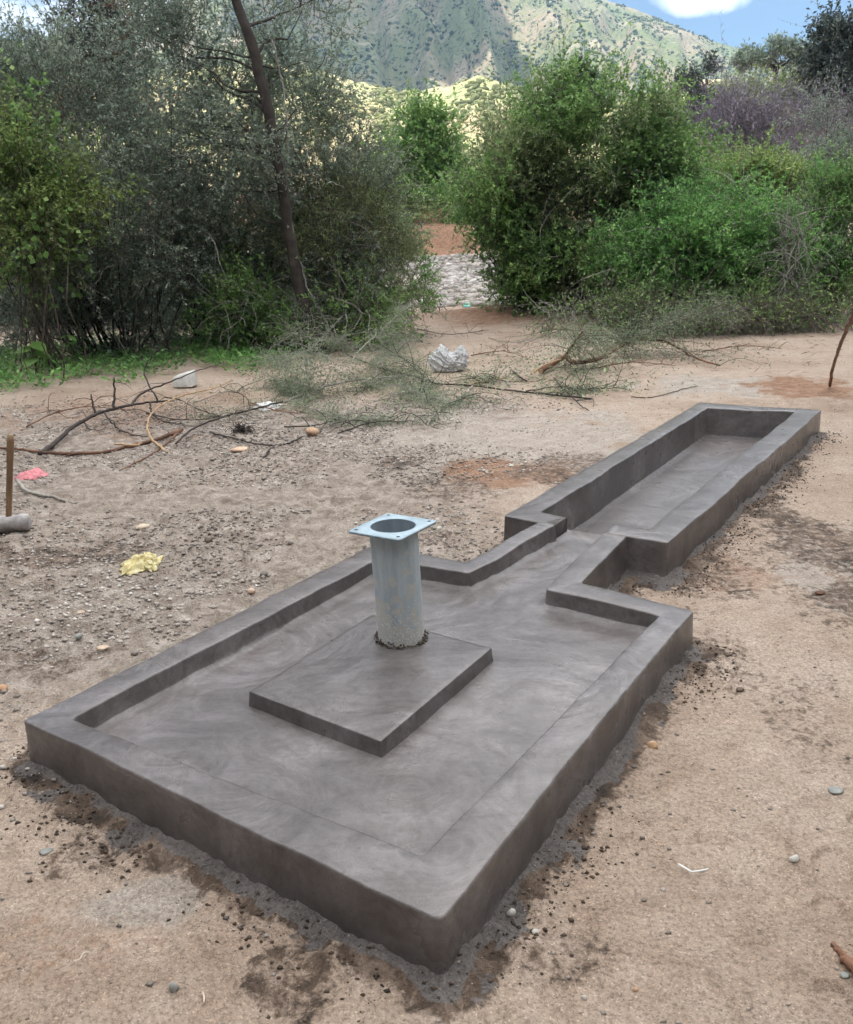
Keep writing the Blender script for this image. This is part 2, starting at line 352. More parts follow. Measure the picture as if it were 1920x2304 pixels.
def ground_z(x, y):
    z = terrain(x, y)
    r = np.hypot(x, y)
    near = sstep(26, 12, r)
    z = z + near*(0.018*(fbm(x*7, y*7, 21, 3)-.5) + 0.009*(fbm(x*34, y*34, 31, 2)-.5) + .030*(fbm(x*2.6, y*2.6, 33, 2)-.5))
    # stonier, rougher ground left of the slab
    stony = sstep(.3, .75, stony_mask(x, y))*near
    z = z + stony*0.05*(np.maximum(fbm(x*22, y*22, 41, 2), .45)-.5)
    d = outline(x, y)
    band = sstep(.30, .05, d+.18*(fbm(x*5, y*5, 51, 3)-.5))
    z = z + np.where(d > -.02, band*(0.010+0.046*(fbm(x*16, y*16, 61, 3)-.40))+.022*np.exp(-np.maximum(d, 0)/.03), 0)
    for fx, fy, fa in FEET:
        ca, sa = math.cos(fa), math.sin(fa); u = (x-fx)*sa+(y-fy)*ca; w_ = (x-fx)*ca-(y-fy)*sa
        e1 = np.sqrt(((u-.06)/.085)**2+(w_/.05)**2); e2 = np.sqrt(((u+.085)/.045)**2+(w_/.036)**2); e = np.minimum(e1, e2)
        z = z-.011*sstep(1.05, .75, e)+.006*np.exp(-((e-1.2)/.16)**2)
    # red berm near the bag
    z = z + 0.28*np.exp(-(((x-2.0)/2.6)**2+((y-17.2)/1.1)**2))
    z = np.where(d < -.03, -0.16, z)
    return z
def stony_mask(x, y):
    m = sstep(0.9, -0.5, x-0.16*(y-3))*sstep(2.1, 3.5, y-x*.2)*sstep(9.8, 7.6, y)
    return m*(.65+.6*(fbm(x*.8, y*.8, 71, 3)-.2))
def spot(x, y, px, py, rx, ry, seed, rough=.8):
    c = gp(px, py)[:2]; cx = gp(px+rx, py)[:2]; cy = gp(px, py-ry)[:2]
    ax = np.linalg.norm(cx-c); ay = abs(cy[1]-c[1])
    q = ((x-c[0])/ax)**2+((y-c[1])/ay)**2
    return sstep(1.25, .55, np.sqrt(q)+rough*(fbm(x*4, y*4, seed, 4)-.5)*2*.8)
def build_ground():
    fine = np.linspace(rad(-37), rad(37), 640); side = np.linspace(rad(37), rad(323), 60)[1:-1]
    az = np.concatenate([fine, side])
    rr = np.concatenate([[0.25, .5, .8, 1.1], np.geomspace(1.3, 9, 400), np.geomspace(9.1, 60, 130), np.geomspace(64, 420, 26)])
    Rg, Ag = np.meshgrid(rr, az, indexing='ij')
    x = Rg*np.sin(Ag); y = Rg*np.cos(Ag)
    z = ground_z(x, y)
    na = len(az); nr = len(rr)
    V = np.column_stack([x.ravel(), y.ravel(), z.ravel()]); V = np.concatenate([V, [[0, 0, 0]]])
    i = np.arange(nr-1)[:, None]*na; j = np.arange(na)[None]; j2 = (j+1) % na
    F = np.stack([i+j, i+na+j, i+na+j2, i+j2], -1).reshape(-1, 4)
    jj = np.arange(na); Tf = np.column_stack([np.full(na, len(V)-1), jj, (jj+1) % na])
    X, Y = V[:, 0], V[:, 1]
    d = outline(X, Y)
    nw = fbm(X*6, Y*6, 81, 5, .6); nw2 = fbm(X*1.3+4, Y*1.3, 82, 3)
    wet = sstep(.10, -.05, d-.15*nw2-.16*(nw-.5)+.01)*sstep(-.1, 0, d)
    wet = np.maximum(wet, .9*spot(X, Y, 1310, 1350, 120, 22, 5))
    wet = np.maximum(wet, .95*spot(X, Y, 905, 1040, 62, 14, 6, 1.1))
    wet = np.maximum(wet, .55*spot(X, Y, 1250, 1050, 130, 40, 7, 1.2))
    wet = np.maximum(wet, .42*spot(X, Y, 1640, 1480, 70, 110, 8, 1.5))
    wet = np.maximum(wet, .40*spot(X, Y, 1700, 1220, 110, 130, 9, 1.4))
    wet = np.maximum(wet, .6*spot(X, Y, 100, 1250, 240, 26, 12, 1.6))
    wet = np.maximum(wet, .5*spot(X, Y, 60, 1480, 200, 40, 13, 1.6))
    wet = np.maximum(wet, .45*spot(X, Y, 1280, 2130, 150, 60, 14, 1.8))
    wet = np.maximum(wet, .5*spot(X, Y, 980, 1210, 60, 30, 15, 1.4))
    wet = np.maximum(wet, .62*spot(X, Y, 1690, 1120, 120, 150, 41, 1.3)); wet = np.maximum(wet, .55*spot(X, Y, 1560, 1300, 130, 60, 42, 1.3)); wet = np.maximum(wet, .55*spot(X, Y, 1330, 1640, 60, 120, 43, 1.4))
    wet = np.maximum(wet, .6*spot(X, Y, 640, 2200, 150, 80, 44, 1.3)); wet = np.maximum(wet, .5*spot(X, Y, 240, 1930, 140, 60, 45, 1.4)); wet = np.maximum(wet, .5*spot(X, Y, 1010, 1090, 120, 30, 46, 1.3)); wet = np.maximum(wet, .38*spot(X, Y, 1780, 1600, 120, 120, 47, 1.8))
    mort = sstep(.045, .0, d-.05*(fbm(X*7, Y*7, 91, 3)-.35)*2)*sstep(-.1, 0, d)
    mort = np.maximum(mort, sstep(.56, .70, fbm(X*11+3, Y*11, 92, 4))*sstep(.15, .05, d))
    red = sstep(14.5, 17, Y+1.5*(fbm(X*.8, Y*.8, 93, 2)-.5))*sstep(21.5, 19, Y)*sstep(-2, 2, X)
    red = np.maximum(red, sstep(35.6, 36.4, Y)*sstep(75, 60, Y))
    red = np.maximum(red, .8*spot(X, Y, 1110, 1065, 140, 32, 23, 1.2))
    red = np.maximum(red, .85*spot(X, Y, 1800, 870, 130, 26, 24, 1.2))
    red = np.maximum(red, .5*spot(X, Y, 1650, 1290, 200, 40, 25, 1.6))
    red = np.maximum(red, .45*spot(X, Y, 330, 920, 330, 45, 26, 1.2))
    red = np.maximum(red, .35*spot(X, Y, 200, 2150, 260, 120, 27, 1.2))
    pale = .8*spot(X, Y, 1180, 985, 360, 60, 33, 1.1)
    pale = np.maximum(pale, .9*spot(X, Y, 1600, 868, 190, 24, 34, 1.0))
    pale = np.maximum(pale, .8*spot(X, Y, 1860, 1290, 100, 90, 35, 1.1))
    pale = np.maximum(pale, sstep(20, 22, Y)*sstep(36.3, 35.5, Y)*sstep(5.5, 4, np.abs(X-1.2)))
    pale = np.maximum(pale, .8*spot(X, Y, 330, 2040, 120, 60, 36, 1.3))
    ston = stony_mask(X, Y)
    o = mesh_obj('ground', V, [F, Tf], None, None, True)
    me = o.data
    for nm, (r_, g_, b_) in {'mask_a': (wet, mort, red), 'mask_b': (pale, ston, ston*0)}.items():
        a = me.color_attributes.new(nm, 'FLOAT_COLOR', 'POINT')
        a.data.foreach_set('color', np.column_stack([r_, g_, b_, np.ones(len(V))]).astype(np.float32).ravel())
    m, nn, ll, b = newmat('dry_sandy_soil')
    t = node(nn, 'ShaderNodeTexCoord')
    def noise(sc, det=6, ro=.55, dis=0):
        n = node(nn, 'ShaderNodeTexNoise', i_Scale=sc, i_Detail=det, i_Roughness=ro, i_Distortion=dis); ll.new(t.outputs['Object'], n.inputs['Vector']); return n
    def mixc(f, a_, b_):
        x = node(nn, 'ShaderNodeMix', data_type='RGBA')
        ll.new(f, x.inputs[0])
        for k, v in ((6, a_), (7, b_)):
            if isinstance(v, tuple): x.inputs[k].default_value = (*v, 1)
            else: ll.new(v, x.inputs[k])
        return x.outputs[2]
    A1 = node(nn, 'ShaderNodeVertexColor', layer_name='mask_a'); A2 = node(nn, 'ShaderNodeVertexColor', layer_name='mask_b')
    s1 = node(nn, 'ShaderNodeSeparateColor'); ll.new(A1.outputs[0], s1.inputs[0]); s2 = node(nn, 'ShaderNodeSeparateColor'); ll.new(A2.outputs[0], s2.inputs[0])
    nk = noise(26, 7, .7, .4)
    class O_: pass
    def sharp(sock, lo=.38, hi=.62, amp=.9):
        m1 = node(nn, 'ShaderNodeMath', operation='SUBTRACT'); ll.new(nk.outputs[0], m1.inputs[0]); m1.inputs[1].default_value = .5
        m2 = node(nn, 'ShaderNodeMath', operation='MULTIPLY_ADD'); ll.new(m1.outputs[0], m2.inputs[0]); m2.inputs[1].default_value = amp*2; ll.new(sock, m2.inputs[2])
        m3 = node(nn, 'ShaderNodeMapRange'); ll.new(m2.outputs[0], m3.inputs[0]); m3.inputs[1].default_value = lo; m3.inputs[2].default_value = hi
        # nothing where the mask itself is absent
        m4 = node(nn, 'ShaderNodeMath', operation='MULTIPLY'); ll.new(m3.outputs[0], m4.inputs[0]); m5 = node(nn, 'ShaderNodeMapRange'); ll.new(sock, m5.inputs[0]); m5.inputs[1].default_value = 0; m5.inputs[2].default_value = .2; ll.new(m5.outputs[0], m4.inputs[1])
        return m4.outputs[0]
    nb = noise(1.1, 8, .6); nm_ = noise(9, 8, .65, .6); nf = noise(85, 5, .6)
    r0 = ramp(nn, [(.32, (.25, .172, .12)), (.5, (.40, .31, .24)), (.68, (.49, .41, .34))]); ll.new(nb.outputs[0], r0.inputs[0])
    r1 = ramp(nn, [(.30, (.22, .16, .115)), (.44, (.36, .28, .215)), (.7, (.46, .385, .32))]); ll.new(nm_.outputs[0], r1.inputs[0])
    mxx = node(nn, 'ShaderNodeMix', data_type='RGBA'); mxx.inputs[0].default_value = .45; ll.new(r0.outputs[0], mxx.inputs[6]); ll.new(r1.outputs[0], mxx.inputs[7])
    col = mxx.outputs[2]
    rst = ramp(nn, [(.3, (.15, .115, .088)), (.5, (.29, .245, .205)), (.72, (.46, .41, .36))]); ll.new(nm_.outputs[0], rst.inputs[0])
    col = mixc(sharp(s2.outputs[1], .2, .8, .6), col, rst.outputs[0])
    rpl = ramp(nn, [(.3, (.31, .265, .22)), (.7, (.46, .41, .36))]); ll.new(nm_.outputs[0], rpl.inputs[0])
    col = mixc(sharp(s2.outputs[0], .25, .85, .6), col, rpl.outputs[0])
    rrd = ramp(nn, [(.3, (.17, .09, .05)), (.7, (.37, .225, .145))]); ll.new(nm_.outputs[0], rrd.inputs[0])
    col = mixc(sharp(s1.outputs[2], .25, .8, .7), col, rrd.outputs[0])
    rwt = ramp(nn, [(.34, (.032, .023, .017)), (.50, (.11, .074, .05)), (.68, (.26, .195, .15))]); ll.new(nm_.outputs[0], rwt.inputs[0])
    col = mixc(sharp(s1.outputs[0], .35, .65, .9), col, rwt.outputs[0])
    rmo = ramp(nn, [(.3, (.10, .09, .085)), (.7, (.185, .168, .158))]); ll.new(nm_.outputs[0], rmo.inputs[0])
    col = mixc(sharp(s1.outputs[1], .4, .6, .5), col, rmo.outputs[0])
    # fine grit: darker and paler grains
    v = node(nn, 'ShaderNodeTexVoronoi', i_Scale=290.0); ll.new(t.outputs['Object'], v.inputs['Vector'])
    rv = ramp(nn, [(0.0, (.40, .37, .35)), (.12, (.92, .92, .92)), (.90, (1.05, 1.05, 1.05)), (1.0, (1.8, 1.75, 1.7))]); sv = node(nn, 'ShaderNodeSeparateColor'); ll.new(v.outputs['Color'], sv.inputs[0]); ll.new(sv.outputs[0], rv.inputs[0])
    mg = node(nn, 'ShaderNodeMix', data_type='RGBA', blend_type='MULTIPLY'); mg.inputs[0].default_value = .65; ll.new(col, mg.inputs[6]); ll.new(rv.outputs[0], mg.inputs[7])
    rf = ramp(nn, [(.33, (.6, .58, .56)), (.5, (1, 1, 1)), (.66, (1.2, 1.2, 1.2))]); ll.new(nf.outputs[0], rf.inputs[0])
    mh = node(nn, 'ShaderNodeMix', data_type='RGBA', blend_type='MULTIPLY'); mh.inputs[0].default_value = .8; ll.new(mg.outputs[2], mh.inputs[6]); ll.new(rf.outputs[0], mh.inputs[7])
    ll.new(mh.outputs[2], b.inputs['Base Color'])
    rg = node(nn, 'ShaderNodeMapRange'); ll.new(s1.outputs[0], rg.inputs[0]); rg.inputs[3].default_value = .95; rg.inputs[4].default_value = .7; ll.new(rg.outputs[0], b.inputs['Roughness'])
    b1 = node(nn, 'ShaderNodeBump', i_Strength=.9, i_Distance=.03); ll.new(nm_.outputs[0], b1.inputs['Height'])
    b2 = node(nn, 'ShaderNodeBump', i_Strength=.9, i_Distance=.009); ll.new(nf.outputs[0], b2.inputs['Height']); ll.new(b1.outputs[0], b2.inputs['Normal'])
    ll.new(b2.outputs[0], b.inputs['Normal'])
    me.materials.append(m)
    o['kind'] = 'structure'
    return o
build_ground()

# ------------------------------------------------------------------ mountain and foothills
def hillmat(name, soil, grass, bush, rock, sc):
    m, nn, ll, b = newmat(name)
    t = node(nn, 'ShaderNodeTexCoord')
    n1 = node(nn, 'ShaderNodeTexNoise', i_Scale=sc, i_Detail=8, i_Roughness=.6); n2 = node(nn, 'ShaderNodeTexNoise', i_Scale=sc*9, i_Detail=6, i_Roughness=.65); v = node(nn, 'ShaderNodeTexVoronoi', i_Scale=sc*22)
    n3 = node(nn, 'ShaderNodeTexNoise', i_Scale=sc*2.3, i_Detail=5)
    for n in (n1, n2, v, n3): ll.new(t.outputs['Object'], n.inputs['Vector'])
    r1 = ramp(nn, [(.38, soil), (.56, grass)]); ll.new(n1.outputs[0], r1.inputs[0])
    f = node(nn, 'ShaderNodeMath', operation='MULTIPLY_ADD'); ll.new(v.outputs['Distance'], f.inputs[0]); f.inputs[1].default_value = -.5; ll.new(n2.outputs[0], f.inputs[2])
    r2 = ramp(nn, [(.29, (0, 0, 0)), (.37, (1, 1, 1))]); ll.new(f.outputs[0], r2.inputs[0])
    mx = node(nn, 'ShaderNodeMix', data_type='RGBA'); ll.new(r2.outputs[0], mx.inputs[0]); ll.new(r1.outputs[0], mx.inputs[6]); mx.inputs[7].default_value = (*bush, 1)
    r3 = ramp(nn, [(.60, (0, 0, 0)), (.68, (1, 1, 1))]); ll.new(n3.outputs[0], r3.inputs[0])
    f3 = node(nn, 'ShaderNodeMath', operation='MULTIPLY'); ll.new(r3.outputs[0], f3.inputs[0]); ll.new(n2.outputs[0], f3.inputs[1])
    mx2 = node(nn, 'ShaderNodeMix', data_type='RGBA'); ll.new(f3.outputs[0], mx2.inputs[0]); ll.new(mx.outputs[2], mx2.inputs[6]); mx2.inputs[7].default_value = (*rock, 1)
    ll.new(mx2.outputs[2], b.inputs['Base Color']); b.inputs['Roughness'].default_value = .95
    bp = node(nn, 'ShaderNodeBump', i_Strength=.7, i_Distance=2.0); ll.new(n2.outputs[0], bp.inputs['Height']); ll.new(bp.outputs[0], b.inputs['Normal'])
    return m
M_hill = hillmat('dry_scrub_hillside', (.46, .36, .22), (.32, .33, .15), (.085, .115, .045), (.50, .41, .30), .016)
M_mtn = hillmat('mountain_scrub', (.24, .195, .13), (.125, .15, .062), (.035, .052, .022), (.40, .34, .28), .011)
def interp(xs, ys, x): return np.interp(x, xs, ys)
def pxaz(px): return math.atan2(*(pxdir(px, 100)[:2]))
MT_RIDGE = [(-900, 210), (-300, 150), (0, 108), (200, 78), (350, 38), (470, -40), (620, -130), (820, -190), (1050, -150), (1220, -60), (1330, 2), (1420, 28), (1510, 66), (1600, 103), (1680, 124), (1800, 165), (1950, 215), (2300, 300), (2900, 420)]
RD = 1250.0
_az = np.array([math.atan2(*(pxdir(p, q_)[:2])) for p, q_ in MT_RIDGE]); _rz = []
for p, q_ in MT_RIDGE:
    d = pxdir(p, q_); _rz.append(CAMH+d[2]/math.hypot(d[0], d[1])*RD)
def mtn_z(az, r):
    top = np.interp(az, _az, _rz)
    t = np.clip((r-430)/(RD-430), 0, 1)
    wz = (fbm(az*9, r*.004, 107, 3)-.5)*1.6
    gul = 1-np.abs(fbm(az*17+wz, r*.0012+5, 101, 4)*2-1)
    z = top*(t**1.15) + 85*(gul-.7)*np.sin(np.pi*t)**.8 + 14*(fbm(az*90, r*.012, 103, 4)-.5)*np.sin(np.pi*t)
    back = np.clip((r-RD)/500, 0, 1); z = np.where(r > RD, top*(1-.6*back**1.3)+8*(fbm(az*60, r*.01, 104, 3)-.5)*back, z)
    return z+6
FH = [(-900, 260), (-200, 230), (300, 175), (500, 150), (640, 148), (760, 170), (900, 208), (1000, 196), (1080, 168), (1160, 200), (1300, 238), (1480, 215), (1560, 178), (1640, 180), (1720, 215), (1900, 250), (2300, 330)]
FD = 330.0
_fa = np.array([math.atan2(*(pxdir(p, q_)[:2])) for p, q_ in FH]); _fz = []
for p, q_ in FH:
    d = pxdir(p, q_); _fz.append(CAMH+d[2]/math.hypot(d[0], d[1])*FD)
def foot_z(az, r):
    top = np.interp(az, _fa, _fz)
    t = np.clip((r-110)/(FD-110), 0, 1)
    g = 1-np.abs(fbm(az*14+(fbm(az*8, r*.01, 117, 2)-.5)*1.5, r*.004, 111, 4)*2-1)
    z = 5+(top-5)*t**1.2 + 9*(g-.7)*np.sin(np.pi*t) + 3*(fbm(az*80, r*.05, 112, 3)-.5)
    bk = np.clip((r-FD)/150, 0, 1)
    return np.where(r > FD, top*(1-.75*bk)+5*(g-.7), z)
def polar_obj(name, fz, r0, r1, nr, a0, a1, na, mat):
    rr = np.geomspace(r0, r1, nr); aa = np.linspace(a0, a1, na); R_, A_ = np.meshgrid(rr, aa, indexing='ij')
    z = fz(A_, R_)
    V = np.column_stack([(R_*np.sin(A_)).ravel(), (R_*np.cos(A_)).ravel(), z.ravel()])
    i = np.arange(nr-1)[:, None]*na; j = np.arange(na-1)[None]
    F = np.stack([i+j, i+na+j, i+na+j+1, i+j+1], -1).reshape(-1, 4)
    # reverse so normals point up
    o = mesh_obj(name, V, F[:, ::-1], mat, None, True); o['kind'] = 'structure'; return o
polar_obj('mountain', mtn_z, 380, 1800, 200, rad(-48), rad(48), 320, M_mtn)
polar_obj('foothill', foot_z, 100, 480, 130, rad(-48), rad(48), 280, M_hill)
# scrub on the slopes: small lumps too many to count
def ico():
    p = (1+5**.5)/2
    v = np.array([(-1, p, 0), (1, p, 0), (-1, -p, 0), (1, -p, 0), (0, -1, p), (0, 1, p), (0, -1, -p), (0, 1, -p), (p, 0, -1), (p, 0, 1), (-p, 0, -1), (-p, 0, 1)], float); v /= np.linalg.norm(v[0])
    f = np.array([(0, 11, 5), (0, 5, 1), (0, 1, 7), (0, 7, 10), (0, 10, 11), (1, 5, 9), (5, 11, 4), (11, 10, 2), (10, 7, 6), (7, 1, 8), (3, 9, 4), (3, 4, 2), (3, 2, 6), (3, 6, 8), (3, 8, 9), (4, 9, 5), (2, 4, 11), (6, 2, 10), (8, 6, 7), (9, 8, 1)])
    return v, f
IV, IF = ico()
OV = np.array([(1, 0, 0), (-1, 0, 0), (0, 1, 0), (0, -1, 0), (0, 0, 1), (0, 0, -1)], float); OF = np.array([(0, 2, 4), (2, 1, 4), (1, 3, 4), (3, 0, 4), (2, 0, 5), (1, 2, 5), (3, 1, 5), (0, 3, 5)])
def chips(C, s, flat=.6, jit=.35, rng=RNG):
    n = len(C); V = OV[None]*(1+rng.uniform(-jit, jit, (n, 6, 1)))+rng.uniform(-.2, .2, (n, 6, 3)); a = rng.uniform(0, 6.28, n); ca, sa = np.cos(a), np.sin(a)
    V = np.stack([V[..., 0]*ca[:, None]-V[..., 1]*sa[:, None], V[..., 0]*sa[:, None]+V[..., 1]*ca[:, None], V[..., 2]*flat], -1)
    s = np.stack([s, s*rng.uniform(.5, 1, n), s], -1); V = V*s[:, None, :]+C[:, None, :]
    return V.reshape(-1, 3), (OF[None]+np.arange(n)[:, None, None]*6).reshape(-1, 3)
def lumps(C, s, flat=.75, jit=.25, rng=RNG):
    n = len(C)
    V = IV[None]*(1+rng.uniform(-jit, jit, (n, 12, 1)))
    a = rng.uniform(0, 6.28, n); ca, sa = np.cos(a), np.sin(a)
    x = V[..., 0]*ca[:, None]-V[..., 1]*sa[:, None]; y = V[..., 0]*sa[:, None]+V[..., 1]*ca[:, None]
    V = np.stack([x, y, V[..., 2]*flat], -1)
    s = np.asarray(s)
    if s.ndim == 1: s = np.stack([s, s*rng.uniform(.6, 1, n), s], -1)
    V = V*s[:, None, :]+C[:, None, :]
    F = (IF[None]+np.arange(n)[:, None, None]*12).reshape(-1, 3)
    return V.reshape(-1, 3), F
M_scrub = leafmat('hill_scrub', (.07, .085, .035), (.17, .19, .085), (.34, .31, .16), .0, .02, .95)
M_scrub2 = leafmat('mountain_scrub_leaf', (.03, .045, .022), (.07, .09, .045), (.15, .16, .09), .0, .01, .95)
def scrub(name, fz, n, r0, r1, a0, a1, smin, smax, thr, mat):
    r = np.sqrt(RNG.uniform(r0*r0, r1*r1, n)); a = RNG.uniform(a0, a1, n)
    k = fbm(a*60, r*.03, 131, 3) > thr; r = r[k]; a = a[k]
    s = smin+(smax-smin)*RNG.random(len(r))**2.5
    C = np.column_stack([r*np.sin(a), r*np.cos(a), fz(a, r)+s*.35])
    V, F = lumps(C, s)
    return tag(mesh_obj(name, V, F, mat, None, False), kind='stuff', label='green scrub dotted over the slopes', cat='scrub')
scrub('foothill_scrub', foot_z, 22000, 130, 345, rad(-33), rad(33), .3, 1.3, .46, M_scrub)
scrub('mountain_scrub', mtn_z, 24000, 520, 1250, rad(-30), rad(30), .7, 2.4, .46, M_scrub2)

# ------------------------------------------------------------------ clouds that throw the shade (high up, behind and over the camera)
def cloud(name, target, zc, rx, ry, th, seed, label):
    t = (zc-target[2])/SV.z
    c = np.array(target)+np.array(SV)*t
    n1, n2 = 40, 96
    V = []; rng = np.random.default_rng(seed)
    th_ = np.linspace(0, 2*math.pi, n2, endpoint=False)
    ph = np.linspace(0, math.pi, n1)
    P, T = np.meshgrid(ph, th_, indexing='ij')
    edge = 1+.42*(fbm(np.cos(T)*1.6+seed, np.sin(T)*1.6, seed, 4)-.5)*2*.7
    X = np.sin(P)*np.cos(T)*edge*rx; Y = np.sin(P)*np.sin(T)*edge*ry
    Zc = np.cos(P); Z = np.where(Zc > 0, Zc*th*(.6+.8*fbm(X*.012+seed, Y*.012, seed+3, 4)), Zc*th*.25*(.5+fbm(X*.02, Y*.02, seed+9, 3)))
    V = np.stack([X+c[0], Y+c[1], Z+c[2]], -1).reshape(-1, 3)
    i = np.arange(n1-1)[:, None]*n2; j = np.arange(n2)[None]; j2 = (j+1) % n2
    F = np.stack([i+j, i+n2+j, i+n2+j2, i+j2], -1).reshape(-1, 4)
    return tag(mesh_obj(name, V, F, M_cloud, None, True), label=label, kind='structure')
M_cloud, nn_, ll_, b_ = newmat('cloud'); b_.inputs['Base Color'].default_value = (.9, .9, .9, 1); b_.inputs['Roughness'].default_value = 1; b_.inputs['Specular IOR Level'].default_value = 0
tr_ = nn_.new('ShaderNodeBsdfTranslucent'); tr_.inputs[0].default_value = (.9, .9, .92, 1); mx_ = nn_.new('ShaderNodeMixShader'); mx_.inputs[0].default_value = .8
ll_.new(b_.outputs[0], mx_.inputs[1]); ll_.new(tr_.outputs[0], mx_.inputs[2]); ll_.new(mx_.outputs[0], nn_['Material Output'].inputs[0])
cloud('cloud', (0, -330, 0), 660, 520, 470, 60, 3, 'cloud passing over the well site')
_a = pxaz(800); cloud('cloud', (930*math.sin(_a), 930*math.cos(_a), 250), 680, 135, 300, 50, 8, 'cloud throwing shade on the mountain flank')

# ------------------------------------------------------------------ the well apron
apron = empty('well_apron', (*((A+B+C_+D_)/4), 0), 'freshly plastered grey concrete well apron with raised kerb and drain channel', 'well apron')
h = hK
Po = [J-td*.001, w2(1172, 1197, .192), w2(1138, 1217, h), w2(1090, 1243, h), N1, D_, A, B, C_, N2, T5+(-td)*.001]
Pi = [K1w-td*.001, w2(1232, 1192, .192), w2(1184, 1221, h), w2(1120, 1260, h), N1i, Di, Ai, Bi, Ci, N2i, K2w-td*.001]
strip('kerb', Po, Pi, [hT-.003, .196, .192, .187, h, h, h, h, h, .188, hT-.003], ZF, M_conc, apron, seed=3, corner=.016)
def grid_poly(P, pad, step, zf):
    P = np.array(P); 
    ax = bc; ay = np.array([-bc[1], bc[0]])
    q = np.column_stack([P@ax, P@ay]); lo = q.min(0)-pad; hi = q.max(0)+pad
    u = np.arange(lo[0], hi[0], step); v = np.arange(lo[1], hi[1], step); U, Vv = np.meshgrid(u, v, indexing='ij')
    X = U*ax[0]+Vv*ay[0]; Y = U*ax[1]+Vv*ay[1]
    d, ins = poly_dist(X, Y, P); ok = ins | (d < pad)
    idx = np.arange(U.size).reshape(U.shape)
    f = ok[:-1, :-1] & ok[1:, :-1] & ok[1:, 1:] & ok[:-1, 1:]
    F = np.stack([idx[:-1, :-1][f], idx[1:, :-1][f], idx[1:, 1:][f], idx[:-1, 1:][f]], -1)
    used = np.unique(F); mp_ = np.full(U.size, -1); mp_[used] = np.arange(len(used))
    Z = zf(X, Y, np.where(ins, d, 0))
    V = np.column_stack([X.ravel(), Y.ravel(), Z.ravel()])[used]
    return V, mp_[F]
PLF = gp(857, 1668, .16)[:2]; PLL = gp(561, 1556, .16)[:2]; PLR = gp(1107, 1458, .16)[:2]; PLB = PLL+PLR-PLF
def floorz(x, y, d):
    z = ZF-.006+.006*(fbm(x*3, y*3, 141, 3)-.5)*2+.0025*(fbm(x*14, y*14, 142, 2)-.5)
    z = z+.022*np.exp(-d/.016)
    dc, ic = poly_dist(x, y, np.array([PLF, PLL, PLB, PLR])); z = z+.004*np.exp(-dc/.05)
    return z
Kin = [K1w+td*.155, K2w+td*.155]
inner = [Kin[0], K1w, Pi[1], Pi[2], Pi[3], N1i, Di, Ai, Bi, Ci, N2i, K2w, Kin[1]]
V, F = grid_poly(inner, .018, .018, floorz)
mesh_obj('floor', V, F, M_conc, apron, True)
# plinth: low block around the pipe
def prism(name, P, z0, z1, mat, parent, r=.006, out=.008, sub=14, seed=2):
    P = np.array(P); n = len(P); rows = []
    c = P.mean(0)
    ring = []
    for i in range(n):
        a, b = P[i], P[(i+1) % n]
        for t in np.linspace(0, 1, sub, endpoint=False): ring.append(a*(1-t)+b*t)
    ring = np.array(ring); m = len(ring); dirs = ring-c; dirs /= np.linalg.norm(dirs, axis=1)[:, None]
    nz_ = .003*(fbm(ring[:, 0]*9, ring[:, 1]*9, seed)*2-1)
    prof = [(out, z0), (out*.3, z0+(z1-z0)*.5), (0, z1-r), (-r*.3, z1-r*.3), (-r, z1), (-r*6, z1+.001)]
    V = [np.column_stack([ring+dirs*(o_+nz_*.7)[:, None] if np.ndim(o_+nz_) else ring, np.full(m, z)+nz_*(z > z0)*.6]) for o_, z in prof]
    V = np.concatenate(V); V = np.concatenate([V, [[*c, z1+.003]]])
    F = []
    for k in range(len(prof)-1):
        for i in range(m): j = (i+1) % m; F.append((k*m+i, k*m+j, (k+1)*m+j, (k+1)*m+i))
    T = [((len(prof)-1)*m+i, (len(prof)-1)*m+(i+1) % m, len(V)-1) for i in range(m)]
    return mesh_obj(name, V, [np.array(F), np.array(T)], mat, parent, True)
pln = prism('plinth', [PLF, PLR, PLB, PLL], .096, .160, M_conc, apron, sub=20, r=.004)

# ------------------------------------------------------------------ trough
trough = empty('water_trough', (*((T1+T3)/2), 0), 'long empty rectangular concrete trough at the far end of the drain channel', 'trough')
Kio = [K1w+td*.15, K2w+td*.15]
strip('wall', [K1w, T1, T2, T3, T4, K2w], [Kio[0], I1, I2, I3, I4, Kio[1]], hT, -.035, M_conc, trough, seed=13, corner=.012, seg=.06)
def tz(x, y, d): return -.035+.006*(fbm(x*3, y*3, 151, 3)-.5)+.018*np.exp(-d/.02)
V, F = grid_poly([I1, I2, I3, I4], .02, .03, tz)
mesh_obj('floor', V, F, M_conc, trough, True)
# sill under the channel where it spills into the trough
def boxquad(name, P, z0, z1, mat, parent):
    P = np.array(P); V = np.concatenate([np.column_stack([P, np.full(4, z0)]), np.column_stack([P, np.full(4, z1)])])
    F = np.array([(0, 3, 2, 1), (4, 5, 6, 7), (0, 1, 5, 4), (1, 2, 6, 5), (2, 3, 7, 6), (3, 0, 4, 7)])
    return mesh_obj(name, V, F, mat, parent)
s_ = boxquad('sill', [K1w+te*-.03+td*.003, K2w+te*.03+td*.003, Kio[1]+te*.03+td*.012, Kio[0]-te*.03+td*.012], -.05, ZF-.012, M_conc, trough)

